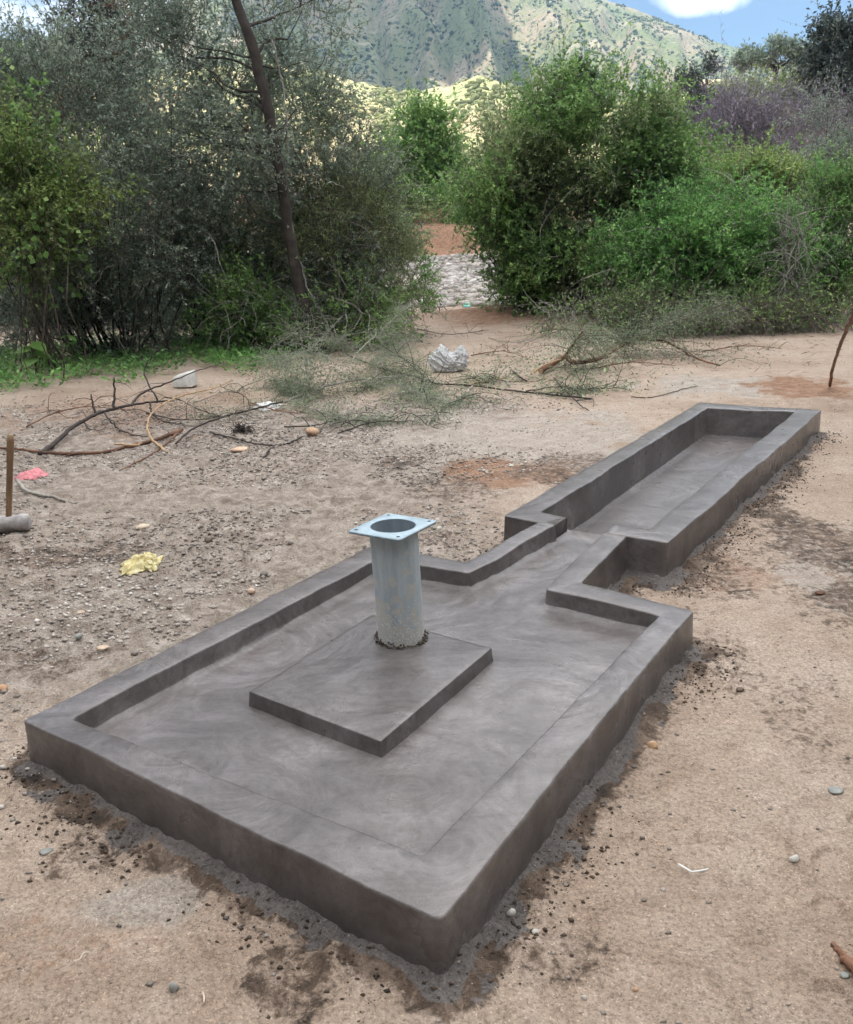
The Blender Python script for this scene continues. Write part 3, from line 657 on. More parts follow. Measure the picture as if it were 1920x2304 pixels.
# ------------------------------------------------------------------ galvanised pipe with flange
def galv(name, lo, hi, stain):
    m, nn, ll, b = newmat(name)
    t = node(nn, 'ShaderNodeTexCoord'); sp = node(nn, 'ShaderNodeSeparateXYZ'); ll.new(t.outputs['Object'], sp.inputs[0])
    mp = node(nn, 'ShaderNodeMapping'); mp.inputs['Scale'].default_value = (26, 26, 3.5); ll.new(t.outputs['Object'], mp.inputs[0])
    n1 = node(nn, 'ShaderNodeTexNoise', i_Scale=1, i_Detail=7, i_Roughness=.65); ll.new(mp.outputs[0], n1.inputs['Vector'])
    n2 = node(nn, 'ShaderNodeTexNoise', i_Scale=22, i_Detail=5); ll.new(t.outputs['Object'], n2.inputs['Vector'])
    n3 = node(nn, 'ShaderNodeTexNoise', i_Scale=150, i_Detail=3); ll.new(t.outputs['Object'], n3.inputs['Vector'])
    r = ramp(nn, [(.3, lo), (.55, tuple((np.array(lo)+np.array(hi))/2)), (.75, hi)]); ll.new(n1.outputs[0], r.inputs[0])
    col = r.outputs[0]
    if stain:
        # dried cement splashes, thick at the foot and thinning upwards
        mr = node(nn, 'ShaderNodeMapRange'); ll.new(sp.outputs[2], mr.inputs[0]); mr.inputs[1].default_value = .30; mr.inputs[2].default_value = 0.0; mr.inputs[3].default_value = -.06; mr.inputs[4].default_value = .24
        a = node(nn, 'ShaderNodeMath', operation='ADD'); ll.new(mr.outputs[0], a.inputs[0]); ll.new(n2.outputs[0], a.inputs[1])
        rr = ramp(nn, [(.50, (0, 0, 0)), (.60, (1, 1, 1))]); ll.new(a.outputs[0], rr.inputs[0])
        mx = node(nn, 'ShaderNodeMix', data_type='RGBA'); ll.new(rr.outputs[0], mx.inputs[0]); ll.new(col, mx.inputs[6]); mx.inputs[7].default_value = (.60, .61, .58, 1)
        mr3 = node(nn, 'ShaderNodeMapRange'); ll.new(sp.outputs[2], mr3.inputs[0]); mr3.inputs[1].default_value = .24; mr3.inputs[2].default_value = 0.02; mr3.inputs[3].default_value = -.04; mr3.inputs[4].default_value = .09
        a3 = node(nn, 'ShaderNodeMath', operation='ADD'); ll.new(mr3.outputs[0], a3.inputs[0]); ll.new(n3.outputs[0], a3.inputs[1])
        r3 = ramp(nn, [(.62, (0, 0, 0)), (.66, (1, 1, 1))]); ll.new(a3.outputs[0], r3.inputs[0])
        mx3 = node(nn, 'ShaderNodeMix', data_type='RGBA'); ll.new(r3.outputs[0], mx3.inputs[0]); ll.new(mx.outputs[2], mx3.inputs[6]); mx3.inputs[7].default_value = (.80, .80, .76, 1)
        col = mx3.outputs[2]
        inv = node(nn, 'ShaderNodeMath', operation='MULTIPLY_ADD'); ll.new(rr.outputs[0], inv.inputs[0]); inv.inputs[1].default_value = -.12; inv.inputs[2].default_value = .18; ll.new(inv.outputs[0], b.inputs['Metallic'])
    else: b.inputs['Metallic'].default_value = .2
    ll.new(col, b.inputs['Base Color'])
    mr2 = node(nn, 'ShaderNodeMapRange'); ll.new(n1.outputs[0], mr2.inputs[0]); mr2.inputs[3].default_value = .38; mr2.inputs[4].default_value = .7; ll.new(mr2.outputs[0], b.inputs['Roughness'])
    bp = node(nn, 'ShaderNodeBump', i_Strength=.3, i_Distance=.002); ll.new(n3.outputs[0], bp.inputs['Height']); ll.new(bp.outputs[0], b.inputs['Normal'])
    return m
PC = np.array([-.110, 2.905]); PZ0 = .160; PZ1 = .612; PR = .0875
pipe = empty('well_casing_pipe', (*PC, PZ0), 'upright galvanised steel pipe with square top flange standing on the plinth', 'pipe')
lean = np.array([-.012, -.012])
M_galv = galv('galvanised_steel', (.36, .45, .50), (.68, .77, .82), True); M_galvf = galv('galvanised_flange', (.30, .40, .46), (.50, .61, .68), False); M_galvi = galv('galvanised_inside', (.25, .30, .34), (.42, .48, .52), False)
def lathe(name, prof, mat, k=72, z0=0, parent=None):
    th = np.arange(k)*2*math.pi/k; V = []
    for r_, z in prof:
        f = (z-PZ0)/(PZ1-PZ0); c = PC+lean*f
        V.append(np.column_stack([c[0]+r_*np.cos(th), c[1]+r_*np.sin(th), np.full(k, z)]))
    n = len(prof); i = np.arange(n-1)[:, None]*k; j = np.arange(k)[None]; j2 = (j+1) % k
    F = np.stack([i+j, i+j2, i+k+j2, i+k+j], -1).reshape(-1, 4)
    return mesh_obj(name, np.concatenate(V), F, mat, parent, True)
zs = np.linspace(PZ0-.02, PZ1-.009, 30)
lathe('pipe_wall', [(PR, z) for z in zs], M_galv, parent=pipe)
a = np.linspace(0, 2*math.pi, 60); wb = MB(); wb.tube(np.column_stack([PC[0]+lean[0]+(PR+.001)*np.cos(a), PC[1]+lean[1]+(PR+.001)*np.sin(a), np.full(60, PZ1-.012)+.0012*RNG.normal(size=60)]), .0045, rs=.0045*(1+.18*RNG.normal(size=60)), k=6); wb.obj('weld_bead', M_galv, pipe)
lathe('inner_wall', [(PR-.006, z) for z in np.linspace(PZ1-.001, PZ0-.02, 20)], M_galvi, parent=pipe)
lathe('bottom_plug', [(PR-.006, PZ0+.02), (.001, PZ0+.02)], M_galvi, parent=pipe).name = 'pipe_bottom'  # disc closing the foot of the pipe, same steel as the inner wall
# square flange with a round hole and four flat dark discs that paint the shade of bolt holes
def flange():
    c = PC+lean; hx, hy = .112, .126; ang = math.atan2(bc[1], bc[0])-math.pi/2+.02; t = .008
    R2 = np.array([[math.cos(ang), -math.sin(ang)], [math.sin(ang), math.cos(ang)]])
    k = 96; th = np.arange(k)*2*math.pi/k+math.pi/4
    sq = []
    for a in th:
        d = np.array([math.cos(a), math.sin(a)]); s = min(hx/abs(d[0]) if abs(d[0]) > 1e-9 else 9, hy/abs(d[1]) if abs(d[1]) > 1e-9 else 9)
        sq.append(d*s)
    sq = np.array(sq); L = np.linalg.norm(sq, axis=1); mx_ = L.max(); sq *= (1-.02*(L > mx_*.985))[:, None]
    ho = np.column_stack([np.cos(th), np.sin(th)])*(PR-.0055)
    sq = sq@R2.T+c; ho = ho@R2.T+c
    tl = lambda p: PZ1+.035*(p[:, 0]-c[0])*0-.03*(p[:, 1]-c[1])
    rings = [(ho, -t), (ho, 0), ((ho*.97+sq*.03), .0008), (sq+(c-sq)*.01, .0005), (sq, -.0015), (sq, -t), (ho, -t)]
    V = np.concatenate([np.column_stack([p, tl(p)+z]) for p, z in rings]); F = []
    for q in range(len(rings)-1):
        for i in range(k): j = (i+1) % k; F.append((q*k+i, (q+1)*k+i, (q+1)*k+j, q*k+j))
    mesh_obj('flange', V, np.array(F), M_galvf, pipe, False)
    for sx in (-1, 1):
        for sy in (-1, 1):
            p = np.array([sx*(hx-.022), sy*(hy-.024)])@R2.T+c; a = np.arange(14)*2*math.pi/14
            Vd = np.column_stack([p[0]+.0065*np.cos(a), p[1]+.0065*np.sin(a), np.zeros(14)]); Vd[:, 2] = tl(Vd[:, :2])+.0016
            mesh_obj('bolt_hole_disc', Vd, np.array([list(range(14))]), M_hole_shade, pipe)
M_hole_shade = simple('painted_hole_shade', (.015, .015, .017), .9, .1)  # near-black colour stands in for the shade inside the bolt holes
flange()
# crumbly mortar collar at the foot of the pipe
M_clod = simple('dark_wet_clod', (.085, .062, .045), .9, .55, 14, .5, 120, bdist=.003)
M_mortar = simple('wet_mortar', (.17, .155, .145), .75, .4, 12, .5, 90, bdist=.004)
n = 260; a = RNG.uniform(0, 6.28, n); rr_ = PR+RNG.uniform(-.002, .016, n)
Cc = np.column_stack([PC[0]+rr_*np.cos(a), PC[1]+rr_*np.sin(a), PZ0+RNG.uniform(0, .02, n)*(1-(rr_-PR)/.03)])
V, F = lumps(Cc, RNG.uniform(.002, .006, n)); tag(mesh_obj('mortar_collar', V, F, simple('collar_mortar', (.10, .08, .06), .9, .7, 60, .5, 120), pipe), kind='stuff')
# ------------------------------------------------------------------ loose soil, mortar spill and gravel round the concrete
def scatter_pts(n, x0, x1, y0, y1, fn):
    x = RNG.uniform(x0, x1, n); y = RNG.uniform(y0, y1, n); k = RNG.random(n) < fn(x, y); return x[k], y[k]
def clodden(x, y):
    d = outline(x, y); f = fbm(x*3, y*3, 161, 3)
    return np.where(d > .004, np.exp(-((d-.09-.1*(f-.5))/.085)**2)*sstep(.3, .62, f), 0)
x, y = scatter_pts(170000, -2.2, 3.6, .9, 7.4, clodden)
s = .0015+.0055*RNG.random(len(x))**3
V, F = chips(np.column_stack([x, y, ground_z(x, y)+s*.3]), s*1.2, .8, .35); tag(mesh_obj('soil_crumbs', V, F, M_clod), kind='stuff', label='dark damp soil crumbs along the foot of the concrete', cat='soil')
def mortden(x, y):
    d = outline(x, y); f = fbm(x*5+7, y*5, 171, 3)
    return np.where(d > 0, np.exp(-(d/.09)**2)*sstep(.45, .65, f), 0)
x, y = scatter_pts(60000, -2.2, 3.6, .9, 7.4, mortden)
s = .002+.007*RNG.random(len(x))**3
V, F = chips(np.column_stack([x, y, ground_z(x, y)+s*.2]), s, .6, .35); tag(mesh_obj('mortar_crumbs', V, F, M_mortar), kind='stuff', label='crumbs of spilled grey mortar beside the concrete', cat='mortar')
M_gravel = leafmat('gravel', (.12, .10, .085), (.40, .36, .32), (.66, .62, .57), 0, 1.0, .85)
def gden(x, y):
    return np.where(outline(x, y) > .01, stony_mask(x, y)*sstep(.35, .6, fbm(x*1.7, y*1.7, 181, 3)), 0)
x, y = scatter_pts(130000, -4.8, 1.6, 1.6, 9.5, gden)
s = .003+.015*RNG.random(len(x))**3
V, F = chips(np.column_stack([x, y, ground_z(x, y)+s*.2]), s, .6, .3); tag(mesh_obj('gravel', V, F, M_gravel), kind='stuff', label='loose grey gravel left of the concrete apron', cat='gravel')
x, y = scatter_pts(40000, -2.5, 4.2, 1.0, 9.5, lambda x, y: np.where(outline(x, y) > .01, .45, 0))
s = .0018+.008*RNG.random(len(x))**5
V, F = chips(np.column_stack([x, y, ground_z(x, y)+s*.2]), s, .6, .3); tag(mesh_obj('grit', V, F, M_gravel), kind='stuff', label='fine pale grit strewn over the sandy soil', cat='grit')
# pebbles of the dry stream bed
x, y = scatter_pts(9000, -2.8, 5.5, 20.5, 36.5, lambda x, y: sstep(4.4, 3.2, np.abs(x-1.2))*.9*sstep(.3, .5, fbm(x*.5, y*.5, 190, 2)))
s = .03+.17*RNG.random(len(x))**3.5
M_peb = leafmat('river_pebble', (.17, .15, .13), (.38, .345, .31), (.56, .52, .48), 0, .3, .9)
V, F = lumps(np.column_stack([x, y, ground_z(x, y)+s*.1]), s, .6, .3); tag(mesh_obj('river_pebbles', V, F, M_peb), kind='stuff', label='pale pebbles covering the dry stream bed', cat='pebbles')
M_haze = bpy.data.materials.new('haze'); M_haze.use_nodes = True; _n = M_haze.node_tree.nodes; _n.remove(_n['Principled BSDF'])
_v = _n.new('ShaderNodeVolumePrincipled'); _v.inputs['Density'].default_value = .00022; _v.inputs['Color'].default_value = (.42, .68, 1, 1); _v.inputs['Anisotropy'].default_value = 0
M_haze.node_tree.links.new(_v.outputs[0], _n['Material Output'].inputs['Volume'])
V = np.array([(x, y, z) for z in (-3, 560) for x, y in ((-1500, -600), (1500, -600), (1500, 1950), (-1500, 1950))], float)
tag(mesh_obj('haze', V, np.array([(0, 3, 2, 1), (4, 5, 6, 7), (0, 1, 5, 4), (1, 2, 6, 5), (2, 3, 7, 6), (3, 0, 4, 7)]), M_haze), kind='stuff')
# ------------------------------------------------------------------ vegetation
def norm(v): return v/(np.linalg.norm(v, axis=-1, keepdims=True)+1e-9)
def leaf_quads(P, Dr, L, Wd, rng):
    n = len(P); s = norm(np.cross(Dr, norm(rng.normal(size=(n, 3))*.75+np.array([0, 0, 1.0]))))
    L = L[:, None]; Wd = Wd[:, None]; nrm = np.cross(s, Dr)
    V = np.stack([P, P+Dr*L*.45+s*Wd*.5+nrm*L*.06, P+Dr*L, P+Dr*L*.45-s*Wd*.5+nrm*L*.06], 1).reshape(-1, 3)
    return V, np.arange(4*n).reshape(-1, 4)
def thin_tubes(starts, paths_, r0, r1, k=3):
    """paths_: (N, m, 3)"""
    N, m_, _ = paths_.shape
    t = norm(np.gradient(paths_, axis=1)); a = norm(np.cross(t, np.array([.31, .2, .93]))); b = np.cross(a, t)
    th = np.arange(k)*2*math.pi/k
    rs = (np.linspace(0, 1, m_)[None]*(r1-r0)[:, None]+r0[:, None])
    V = paths_[:, :, None]+(a[:, :, None]*np.cos(th)[None, None, :, None]+b[:, :, None]*np.sin(th)[None, None, :, None])*rs[:, :, None, None]
    base = (np.arange(N)*m_*k)[:, None, None]; i = (np.arange(m_-1)*k)[None, :, None]; j = np.arange(k)[None, None]; j2 = (j+1) % k
    F = np.stack([base+i+j, base+i+j2, base+i+k+j2, base+i+k+j], -1).reshape(-1, 4)
    return V.reshape(-1, 3), F
def twig_paths(P, Dr, L, droop, rng, m_=4, curl=.25):
    N = len(P); path = [P]; d = Dr.copy(); cur = P
    for i in range(m_-1):
        cur = cur+d*(L/(m_-1))[:, None]; path.append(cur)
        d = norm(d+rng.normal(0, curl, (N, 3))+np.array([0, 0, -droop]))
    return np.stack(path, 1)
BUSHN = [0]
def bush(name, label, cat, ells, D, leaf, nleaf, ll=.045, lw=.018, twigL=.45, per=14, droop=.15, up=.25, clusters=None, crad=.35, bare=0, bareL=.9, shoots=0, stems=7, stem_r=.02, bark=None, twigmat=None, base=None, group=None, shell=.45, baremat=None, trunk=None, spread=.5, zmin=None, leaf2=None, frac2=0, ytop=None):
    BUSHN[0] += 1; rng = np.random.default_rng(100+BUSHN[0])
    cs, rs = [], []
    for e in ells:
        px, py, rx, ry = e[:4]; dd = D+(e[4] if len(e) > 4 else 0); k = dd/FPX*1.06
        cs.append(at(px, py, dd)); rs.append((rx*k, max(.35, .8*(rx*k+ry*k)/2) if len(e) < 6 else e[5], ry*k))
    cs = np.array(cs); rs = np.array(rs)
    w = rs[:, 0]*rs[:, 2]; w = w/w.sum()
    if base is None:
        base = np.array([cs[:, 0].mean(), cs[:, 1].mean()])
    bz = float(ground_z(np.array([base[0]]), np.array([base[1]]))[0])
    root = empty(name, (base[0], base[1], bz), label, cat, group)
    nt = nleaf//per
    nc = clusters or max(12, nt//35)
    ci = rng.choice(len(cs), nc, p=w); dirs = norm(rng.normal(size=(nc, 3))); rho = shell+(1-shell)*rng.random(nc)**.6
    CC = cs[ci]+dirs*rs[ci]*rho[:, None]; cw = rng.uniform(.5, 1.5, nc); cw /= cw.sum()
    ti = rng.choice(nc, nt, p=cw)
    P = CC[ti]+rng.normal(0, crad*.55, (nt, 3))
    outw = norm((CC[ti]-cs[ci[ti]])/rs[ci[ti]]**1)
    Dr = norm(outw*.6+np.array([0, 0, up])+rng.normal(0, spread, (nt, 3)))
    L = twigL*rng.uniform(.5, 1.3, nt)
    if shoots:
        k = rng.choice(nt, shoots, replace=False); up_ = (P[k, 2] > np.median(P[:, 2])); L[k] *= 2.2; Dr[k] = norm(outw[k]*.7+np.array([0, 0, .9])*up_[:, None]+rng.normal(0, .25, (shoots, 3)))
    gz = terrain(P[:, 0], P[:, 1])
    ok = P[:, 2] > gz+.05
    P, Dr, L = P[ok], Dr[ok], L[ok]; nt = len(P)
    paths = twig_paths(P, Dr, L, droop, rng)
    V, F = thin_tubes(P, paths, np.full(nt, .0042), np.full(nt, .0015))
    tag(mesh_obj('twigs', V, F, twigmat or M_twig, root, False), kind='stuff')
    # leaves
    u = rng.random((nt, per))*(paths.shape[1]-1.001); i = u.astype(int); f = (u-i)[..., None]
    ar = np.arange(nt)[:, None]; a = paths[ar, i]; b = paths[ar, i+1]
    lp = (a*(1-f)+b*f).reshape(-1, 3); ld = norm(b-a).reshape(-1, 3)
    ld = norm(ld*.55+rng.normal(0, .6, ld.shape)); n = len(lp)
    ok = lp[:, 2] > terrain(lp[:, 0], lp[:, 1])+.02
    lp, ld = lp[ok], ld[ok]; n = len(lp)
    sc = rng.uniform(.6, 1.3, n)
    V, F = leaf_quads(lp, ld, ll*1.18*sc, lw*1.35*sc, rng)
    if leaf2 is not None:
        sel = (fbm(lp[:, 0]*1.1+lp[:, 1], lp[:, 2]*1.1, BUSHN[0]*3, 2) > 1-frac2)
        tag(mesh_obj('foliage', V, F[~sel], leaf, root, False), kind='stuff')
        if sel.any(): tag(mesh_obj('foliage', V, F[sel], leaf2, root, False), kind='stuff')
    else: tag(mesh_obj('foliage', V, F, leaf, root, False), kind='stuff')
    # stems and limbs
    mb = MB(); bk = bark or M_bark
    if trunk is not None:
        tr_ = smooth_path(trunk[0], 30, .012, rng); MBt = MB(); MBt.tube(tr_, 0, rs=np.interp(np.linspace(0, 1, 30), np.linspace(0, 1, len(trunk[1])), trunk[1])*(1+rng.normal(0, .04, 30)), k=10); MBt.obj('trunk', bk, root)
    k = rng.choice(nc, min(stems*5, nc), replace=False)
    for q, kk in enumerate(k):
        e = CC[kk]
        if trunk is not None:
            j = int(np.clip(np.argmin(np.abs(tr_[:, 2]-(e[2]-.7))), 3, 28)); s0 = tr_[j]; r_ = stem_r*.8
        else:
            sp = base+rng.normal(0, .25, 2) if q % 5 else base+rng.normal(0, .12, 2)
            # nearest ellipsoid foot for wide thickets
            c_ = cs[ci[kk]]; sp = base*.45+c_[:2]*.55+rng.normal(0, .22, 2)
            s0 = np.array([sp[0], sp[1], float(terrain(sp[0], sp[1]))-.03]); r_ = stem_r
        mid = s0*.45+e*.55+rng.normal(0, .12, 3)-np.array([0, 0, .0]); mid2 = s0*.75+e*.25+rng.normal(0, .08, 3)
        mb.tube(smooth_path([s0, mid2, mid, e], 10, .012, rng), r_*rng.uniform(.45, 1), .006, k=5, cap=False)
    if mb.V: tag(mb.obj('branches' if trunk is not None else 'stems', bk, root), kind='stuff')
    if bare:
        ci2 = rng.choice(len(cs), bare, p=w); dirs = norm(rng.normal(size=(bare, 3))*np.array([1, 1, 1]));
        dirs[:, 1] = -np.abs(dirs[:, 1])
        Pb = cs[ci2]+dirs*rs[ci2]*rng.uniform(.5, 1.0, bare)[:, None]
        Pb[:, 2] = np.maximum(Pb[:, 2], terrain(Pb[:, 0], Pb[:, 1])+.1)
        pb = twig_paths(Pb, norm(dirs*.3+rng.normal(0, .7, (bare, 3))+np.array([0, 0, .15])), bareL*rng.uniform(.4, 1.3, bare), .12, rng, 7, .22)
        V, F = thin_tubes(Pb, pb, rng.uniform(.004, .011, bare), np.full(bare, .002))
        tag(mesh_obj('bare_twigs', V, F, baremat or M_twig_grey, root, False), kind='stuff')
    return root

# --- the thicket on the left
tp = [at(*p, 12.75) for p in ((700, 783), (690, 700), (664, 600), (645, 480), (622, 350), (592, 205), (560, 80), (530, -10), (500, -80), (470, -190))]
bush('leaning_thorn_tree', 'tall thorn tree with dark trunk leaning left over the thicket', 'tree',
     [(520, 30, 200, 150), (420, 200, 150, 150), (650, 250, 100, 140), (690, 90, 90, 90), (560, 330, 120, 120), (330, 40, 80, 100), (560, 300, 40, 60, -1.7), (640, 190, 40, 50, -1.7)], 14.1, L_grey, 50000, .044, .016, twigL=.55, per=20, droop=.12, shoots=140, stems=3, stem_r=.04, bark=M_bark_dark, base=tp[0][:2], trunk=(tp, [.13, .10, .085, .08, .078, .075, .07, .062, .055, .04]), bare=60, baremat=M_bark_dark, shell=.4)
bush('thorn_shrub', 'big grey-green thorn shrub left of the leaning trunk', 'shrub',
     [(130, 320, 180, 180), (250, 470, 190, 170), (110, 600, 170, 150), (300, 300, 110, 120), (330, 620, 120, 110), (30, 240, 90, 90), (230, 720, 130, 70), (80, 720, 120, 70), (430, 480, 70, 80)], 12.9, L_grey, 100000, .042, .018, twigL=.5, per=18, stems=9, bark=M_bark_dark, bare=110, shoots=60, shell=.55)
bush('yellow_green_shrub', 'yellow-green leafy shrub against the left edge of the picture', 'shrub',
     [(30, 450, 130, 90), (120, 420, 120, 60), (20, 310, 70, 80), (40, 560, 90, 60), (170, 500, 90, 40)], 11.6, L_yellow, 24000, .045, .020, twigL=.4, per=16, stems=2, leaf2=L_olive, frac2=.5)
bush('creeper_vine', 'broad-leaved green creeper hanging over the shrub at the far left', 'creeper',
     [(20, 280, 36, 40), (80, 540, 40, 26), (25, 600, 26, 30)], 11.2, L_green, 800, .065, .05, twigL=.4, per=6, stems=2, stem_r=.012)
bush('olive_shrub', 'olive-green shrub behind the leaning trunk', 'shrub',
     [(430, 420, 170, 200), (540, 560, 130, 140), (480, 650, 160, 100), (540, 300, 100, 80), (400, 560, 110, 110), (420, 720, 130, 70), (600, 680, 90, 80)], 14.9, L_grey, 72000, .046, .019, twigL=.5, per=18, stems=10, bark=M_bark_dark, bare=90, shoots=40, shell=.5, leaf2=L_olive, frac2=.45)
bush('feathery_shrub', 'fine-leaved feathery shrub just right of the leaning trunk', 'shrub',
     [(770, 440, 100, 120), (800, 590, 120, 140), (870, 690, 80, 75), (735, 330, 65, 80), (730, 660, 90, 100), (680, 500, 70, 120), (830, 740, 80, 40)], 14.1, L_olive, 85000, .038, .013, twigL=.6, per=20, stems=9, bare=80, shoots=110, up=.45, leaf2=L_grey, frac2=.5)
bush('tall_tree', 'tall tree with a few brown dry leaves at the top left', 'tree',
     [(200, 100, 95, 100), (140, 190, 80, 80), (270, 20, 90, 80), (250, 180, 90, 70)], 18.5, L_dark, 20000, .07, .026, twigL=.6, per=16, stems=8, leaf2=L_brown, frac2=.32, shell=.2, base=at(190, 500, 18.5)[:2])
bush('low_leafy_shrub', 'low bright green shrub at the foot of the leaning trunk', 'shrub',
     [(590, 700, 60, 60), (800, 730, 70, 50), (520, 680, 60, 50), (640, 760, 50, 30)], 12.9, L_green, 15000, .05, .022, twigL=.35, per=14, stems=5, bare=90)
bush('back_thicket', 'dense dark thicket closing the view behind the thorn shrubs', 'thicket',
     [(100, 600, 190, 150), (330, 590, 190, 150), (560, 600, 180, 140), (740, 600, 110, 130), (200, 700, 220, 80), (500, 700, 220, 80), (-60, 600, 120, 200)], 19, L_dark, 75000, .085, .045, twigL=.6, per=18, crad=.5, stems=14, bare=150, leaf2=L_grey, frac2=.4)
# --- the stream gap
bush('round_tree', 'small round dark green tree alone in the gap above the stream bed', 'tree',
     [(945, 345, 68, 72), (905, 375, 45, 55), (985, 380, 40, 55)], 44, L_green, 30000, .16, .08, twigL=.9, per=14, crad=.7, stems=6, stem_r=.1, base=at(945, 420, 44)[:2])
bush('grey_scrub', 'grey leafless scrub below the small round tree', 'shrub',
     [(960, 425, 75, 38), (880, 420, 60, 40)], 46, L_purple, 9000, .16, .03, twigL=.9, per=12, crad=.6, stems=5)
bush('bank_shrub', 'low green shrub crowning the red stream bank', 'shrub',
     [(960, 470, 90, 30), (890, 490, 50, 36), (1040, 480, 60, 40), (860, 440, 40, 60)], 39.5, L_green, 26000, .11, .05, twigL=.6, per=14, crad=.5, stems=6, leaf2=L_olive, frac2=.4)
bush('bank_bush', 'sparse olive bush on the red earth left of the stream bed', 'shrub',
     [(900, 545, 36, 30), (870, 600, 36, 46), (945, 520, 30, 14)], 33, L_olive, 9000, .08, .035, twigL=.5, per=14, crad=.4, stems=5)
bush('sapling', 'young leafy sapling at the left edge of the pebble bed', 'sapling',
     [(953, 655, 22, 28), (948, 615, 14, 20)], 18.5, L_bright, 1500, .06, .025, twigL=.25, per=12, crad=.12, stems=2, stem_r=.014, base=at(955, 690, 18.5)[:2])
# --- the right-hand thicket
bush('broad_bush', 'large mid-green bush filling the middle right of the view', 'bush',
     [(1350, 310, 150, 110), (1290, 430, 220, 120), (1160, 470, 100, 90), (1330, 560, 200, 110), (1210, 570, 80, 80), (1480, 400, 130, 110), (1430, 250, 70, 50), (1110, 440, 70, 60), (1190, 650, 90, 50), (1300, 650, 120, 50), (1270, 240, 80, 50)], 16.8, L_green, 150000, .060, .026, twigL=.45, per=18, stems=16, bark=M_bark_dark, shoots=90, leaf2=L_olive, frac2=.35, bare=120)
bush('sparse_upright_bush', 'sparse upright bush with open yellowish shoots at the left of the broad bush', 'bush',
     [(1180, 300, 60, 80), (1130, 340, 50, 50), (1220, 250, 50, 50)], 17.5, L_olive, 6500, .06, .024, twigL=.7, per=12, stems=8, up=.9, shoots=100, spread=.25, shell=.1, base=at(1180, 560, 17.5)[:2])
bush('bright_bush', 'bright green small-leaved bush in front of the broad bush', 'bush',
     [(1560, 560, 170, 90), (1480, 630, 120, 70), (1640, 480, 100, 70), (1700, 610, 130, 90), (1600, 680, 180, 50)], 14.9, L_bright, 105000, .046, .020, twigL=.4, per=18, stems=14, bare=160)
bush('lush_bush', 'lush green bush against the right edge of the picture', 'bush',
     [(1860, 560, 110, 110), (1820, 650, 100, 60), (1900, 480, 60, 60)], 15.4, L_bright, 45000, .048, .021, twigL=.4, per=18, stems=9, bare=120, leaf2=L_green, frac2=.4)
bush('yellow_tipped_bush', 'yellow-green bush top rising behind the bright bush', 'bush',
     [(1690, 430, 120, 50), (1600, 400, 90, 50), (1760, 450, 70, 50)], 18.5, L_yellow, 26000, .06, .026, twigL=.45, per=16, stems=8, leaf2=L_green, frac2=.45)
bush('dry_purple_bush', 'leafless purplish-grey bush behind the green thicket', 'bush',
     [(1720, 320, 130, 65), (1620, 290, 90, 60), (1810, 290, 70, 60), (1650, 350, 100, 40)], 27, L_purple, 34000, .13, .012, twigL=.9, per=14, crad=.5, stems=10, shoots=120, up=.6)
bush('grey_green_bush', 'grey-green feathery bush at the right edge above the lush bush', 'bush',
     [(1890, 400, 70, 110), (1830, 420, 60, 50), (1900, 290, 60, 70)], 20, L_grey, 26000, .06, .014, twigL=.7, per=18, stems=6, shoots=60)
bush('hillside_bush', 'low green bushes on the rise below the flat-topped acacia', 'bush',
     [(1790, 225, 120, 36), (1880, 240, 70, 50), (1660, 240, 60, 26)], 44, L_olive, 20000, .14, .05, twigL=.8, per=14, crad=.6, stems=6)
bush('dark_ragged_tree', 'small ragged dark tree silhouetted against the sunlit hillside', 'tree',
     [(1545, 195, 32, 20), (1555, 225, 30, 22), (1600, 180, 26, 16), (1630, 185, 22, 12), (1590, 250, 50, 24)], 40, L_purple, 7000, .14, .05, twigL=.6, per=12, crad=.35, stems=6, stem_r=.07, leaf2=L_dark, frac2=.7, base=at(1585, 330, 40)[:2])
bush('acacia_tree', 'flat-topped acacia on the skyline at the right', 'tree',
     [(1750, 122, 75, 13), (1800, 116, 50, 10), (1700, 128, 45, 9)], 62, L_grey, 12000, .16, .06, twigL=.7, per=12, crad=.3, droop=0, up=.1, stems=7, stem_r=.09, bark=M_bark_dark, base=at(1745, 240, 62)[:2], trunk=([at(1745, 240, 62), at(1743, 190, 62), at(1750, 150, 62)], [.22, .15, .1]))
bush('dark_tall_tree', 'tall dark tree at the right edge against the sky', 'tree',
     [(1895, 80, 40, 48), (1870, 140, 36, 36), (1905, 160, 45, 60), (1850, 100, 18, 26), (1900, 220, 50, 50)], 36, L_dark, 26000, .13, .05, twigL=.8, per=14, crad=.45, stems=8, stem_r=.1, shoots=50, base=at(1895, 330, 36)[:2])
bush('pointed_shoot', 'dark pointed leafy shoot sticking up out of the broad bush', 'shoot',
     [(1304, 165, 7, 26), (1304, 190, 22, 8), (1320, 180, 18, 5)], 17.0, L_dark, 900, .06, .02, twigL=.16, per=12, crad=.05, stems=1, stem_r=.02, base=at(1304, 300, 17)[:2])
bush('dead_shrub', 'pale dead shrub leaning in the bright green bushes at the right', 'dead shrub',
     [(1780, 560, 26, 70), (1790, 640, 20, 30)], 13.9, L_grey, 500, .05, .01, twigL=.6, per=4, crad=.2, stems=3, bark=M_twig_grey, bare=60, up=.8)
# brushwood along the foot of the right-hand thicket
bush('brushwood', 'tangle of dead grey brushwood along the foot of the right-hand bushes', 'brushwood',
     [(1500, 705, 140, 22), (1680, 720, 150, 26), (1840, 725, 110, 26), (1330, 700, 120, 16), (1600, 705, 200, 18)], 13.7, L_green, 9000, .05, .018, twigL=.6, per=5, stems=4, stem_r=.014, bare=800, bareL=.5, baremat=M_twig_grey, bark=M_twig, crad=.3)

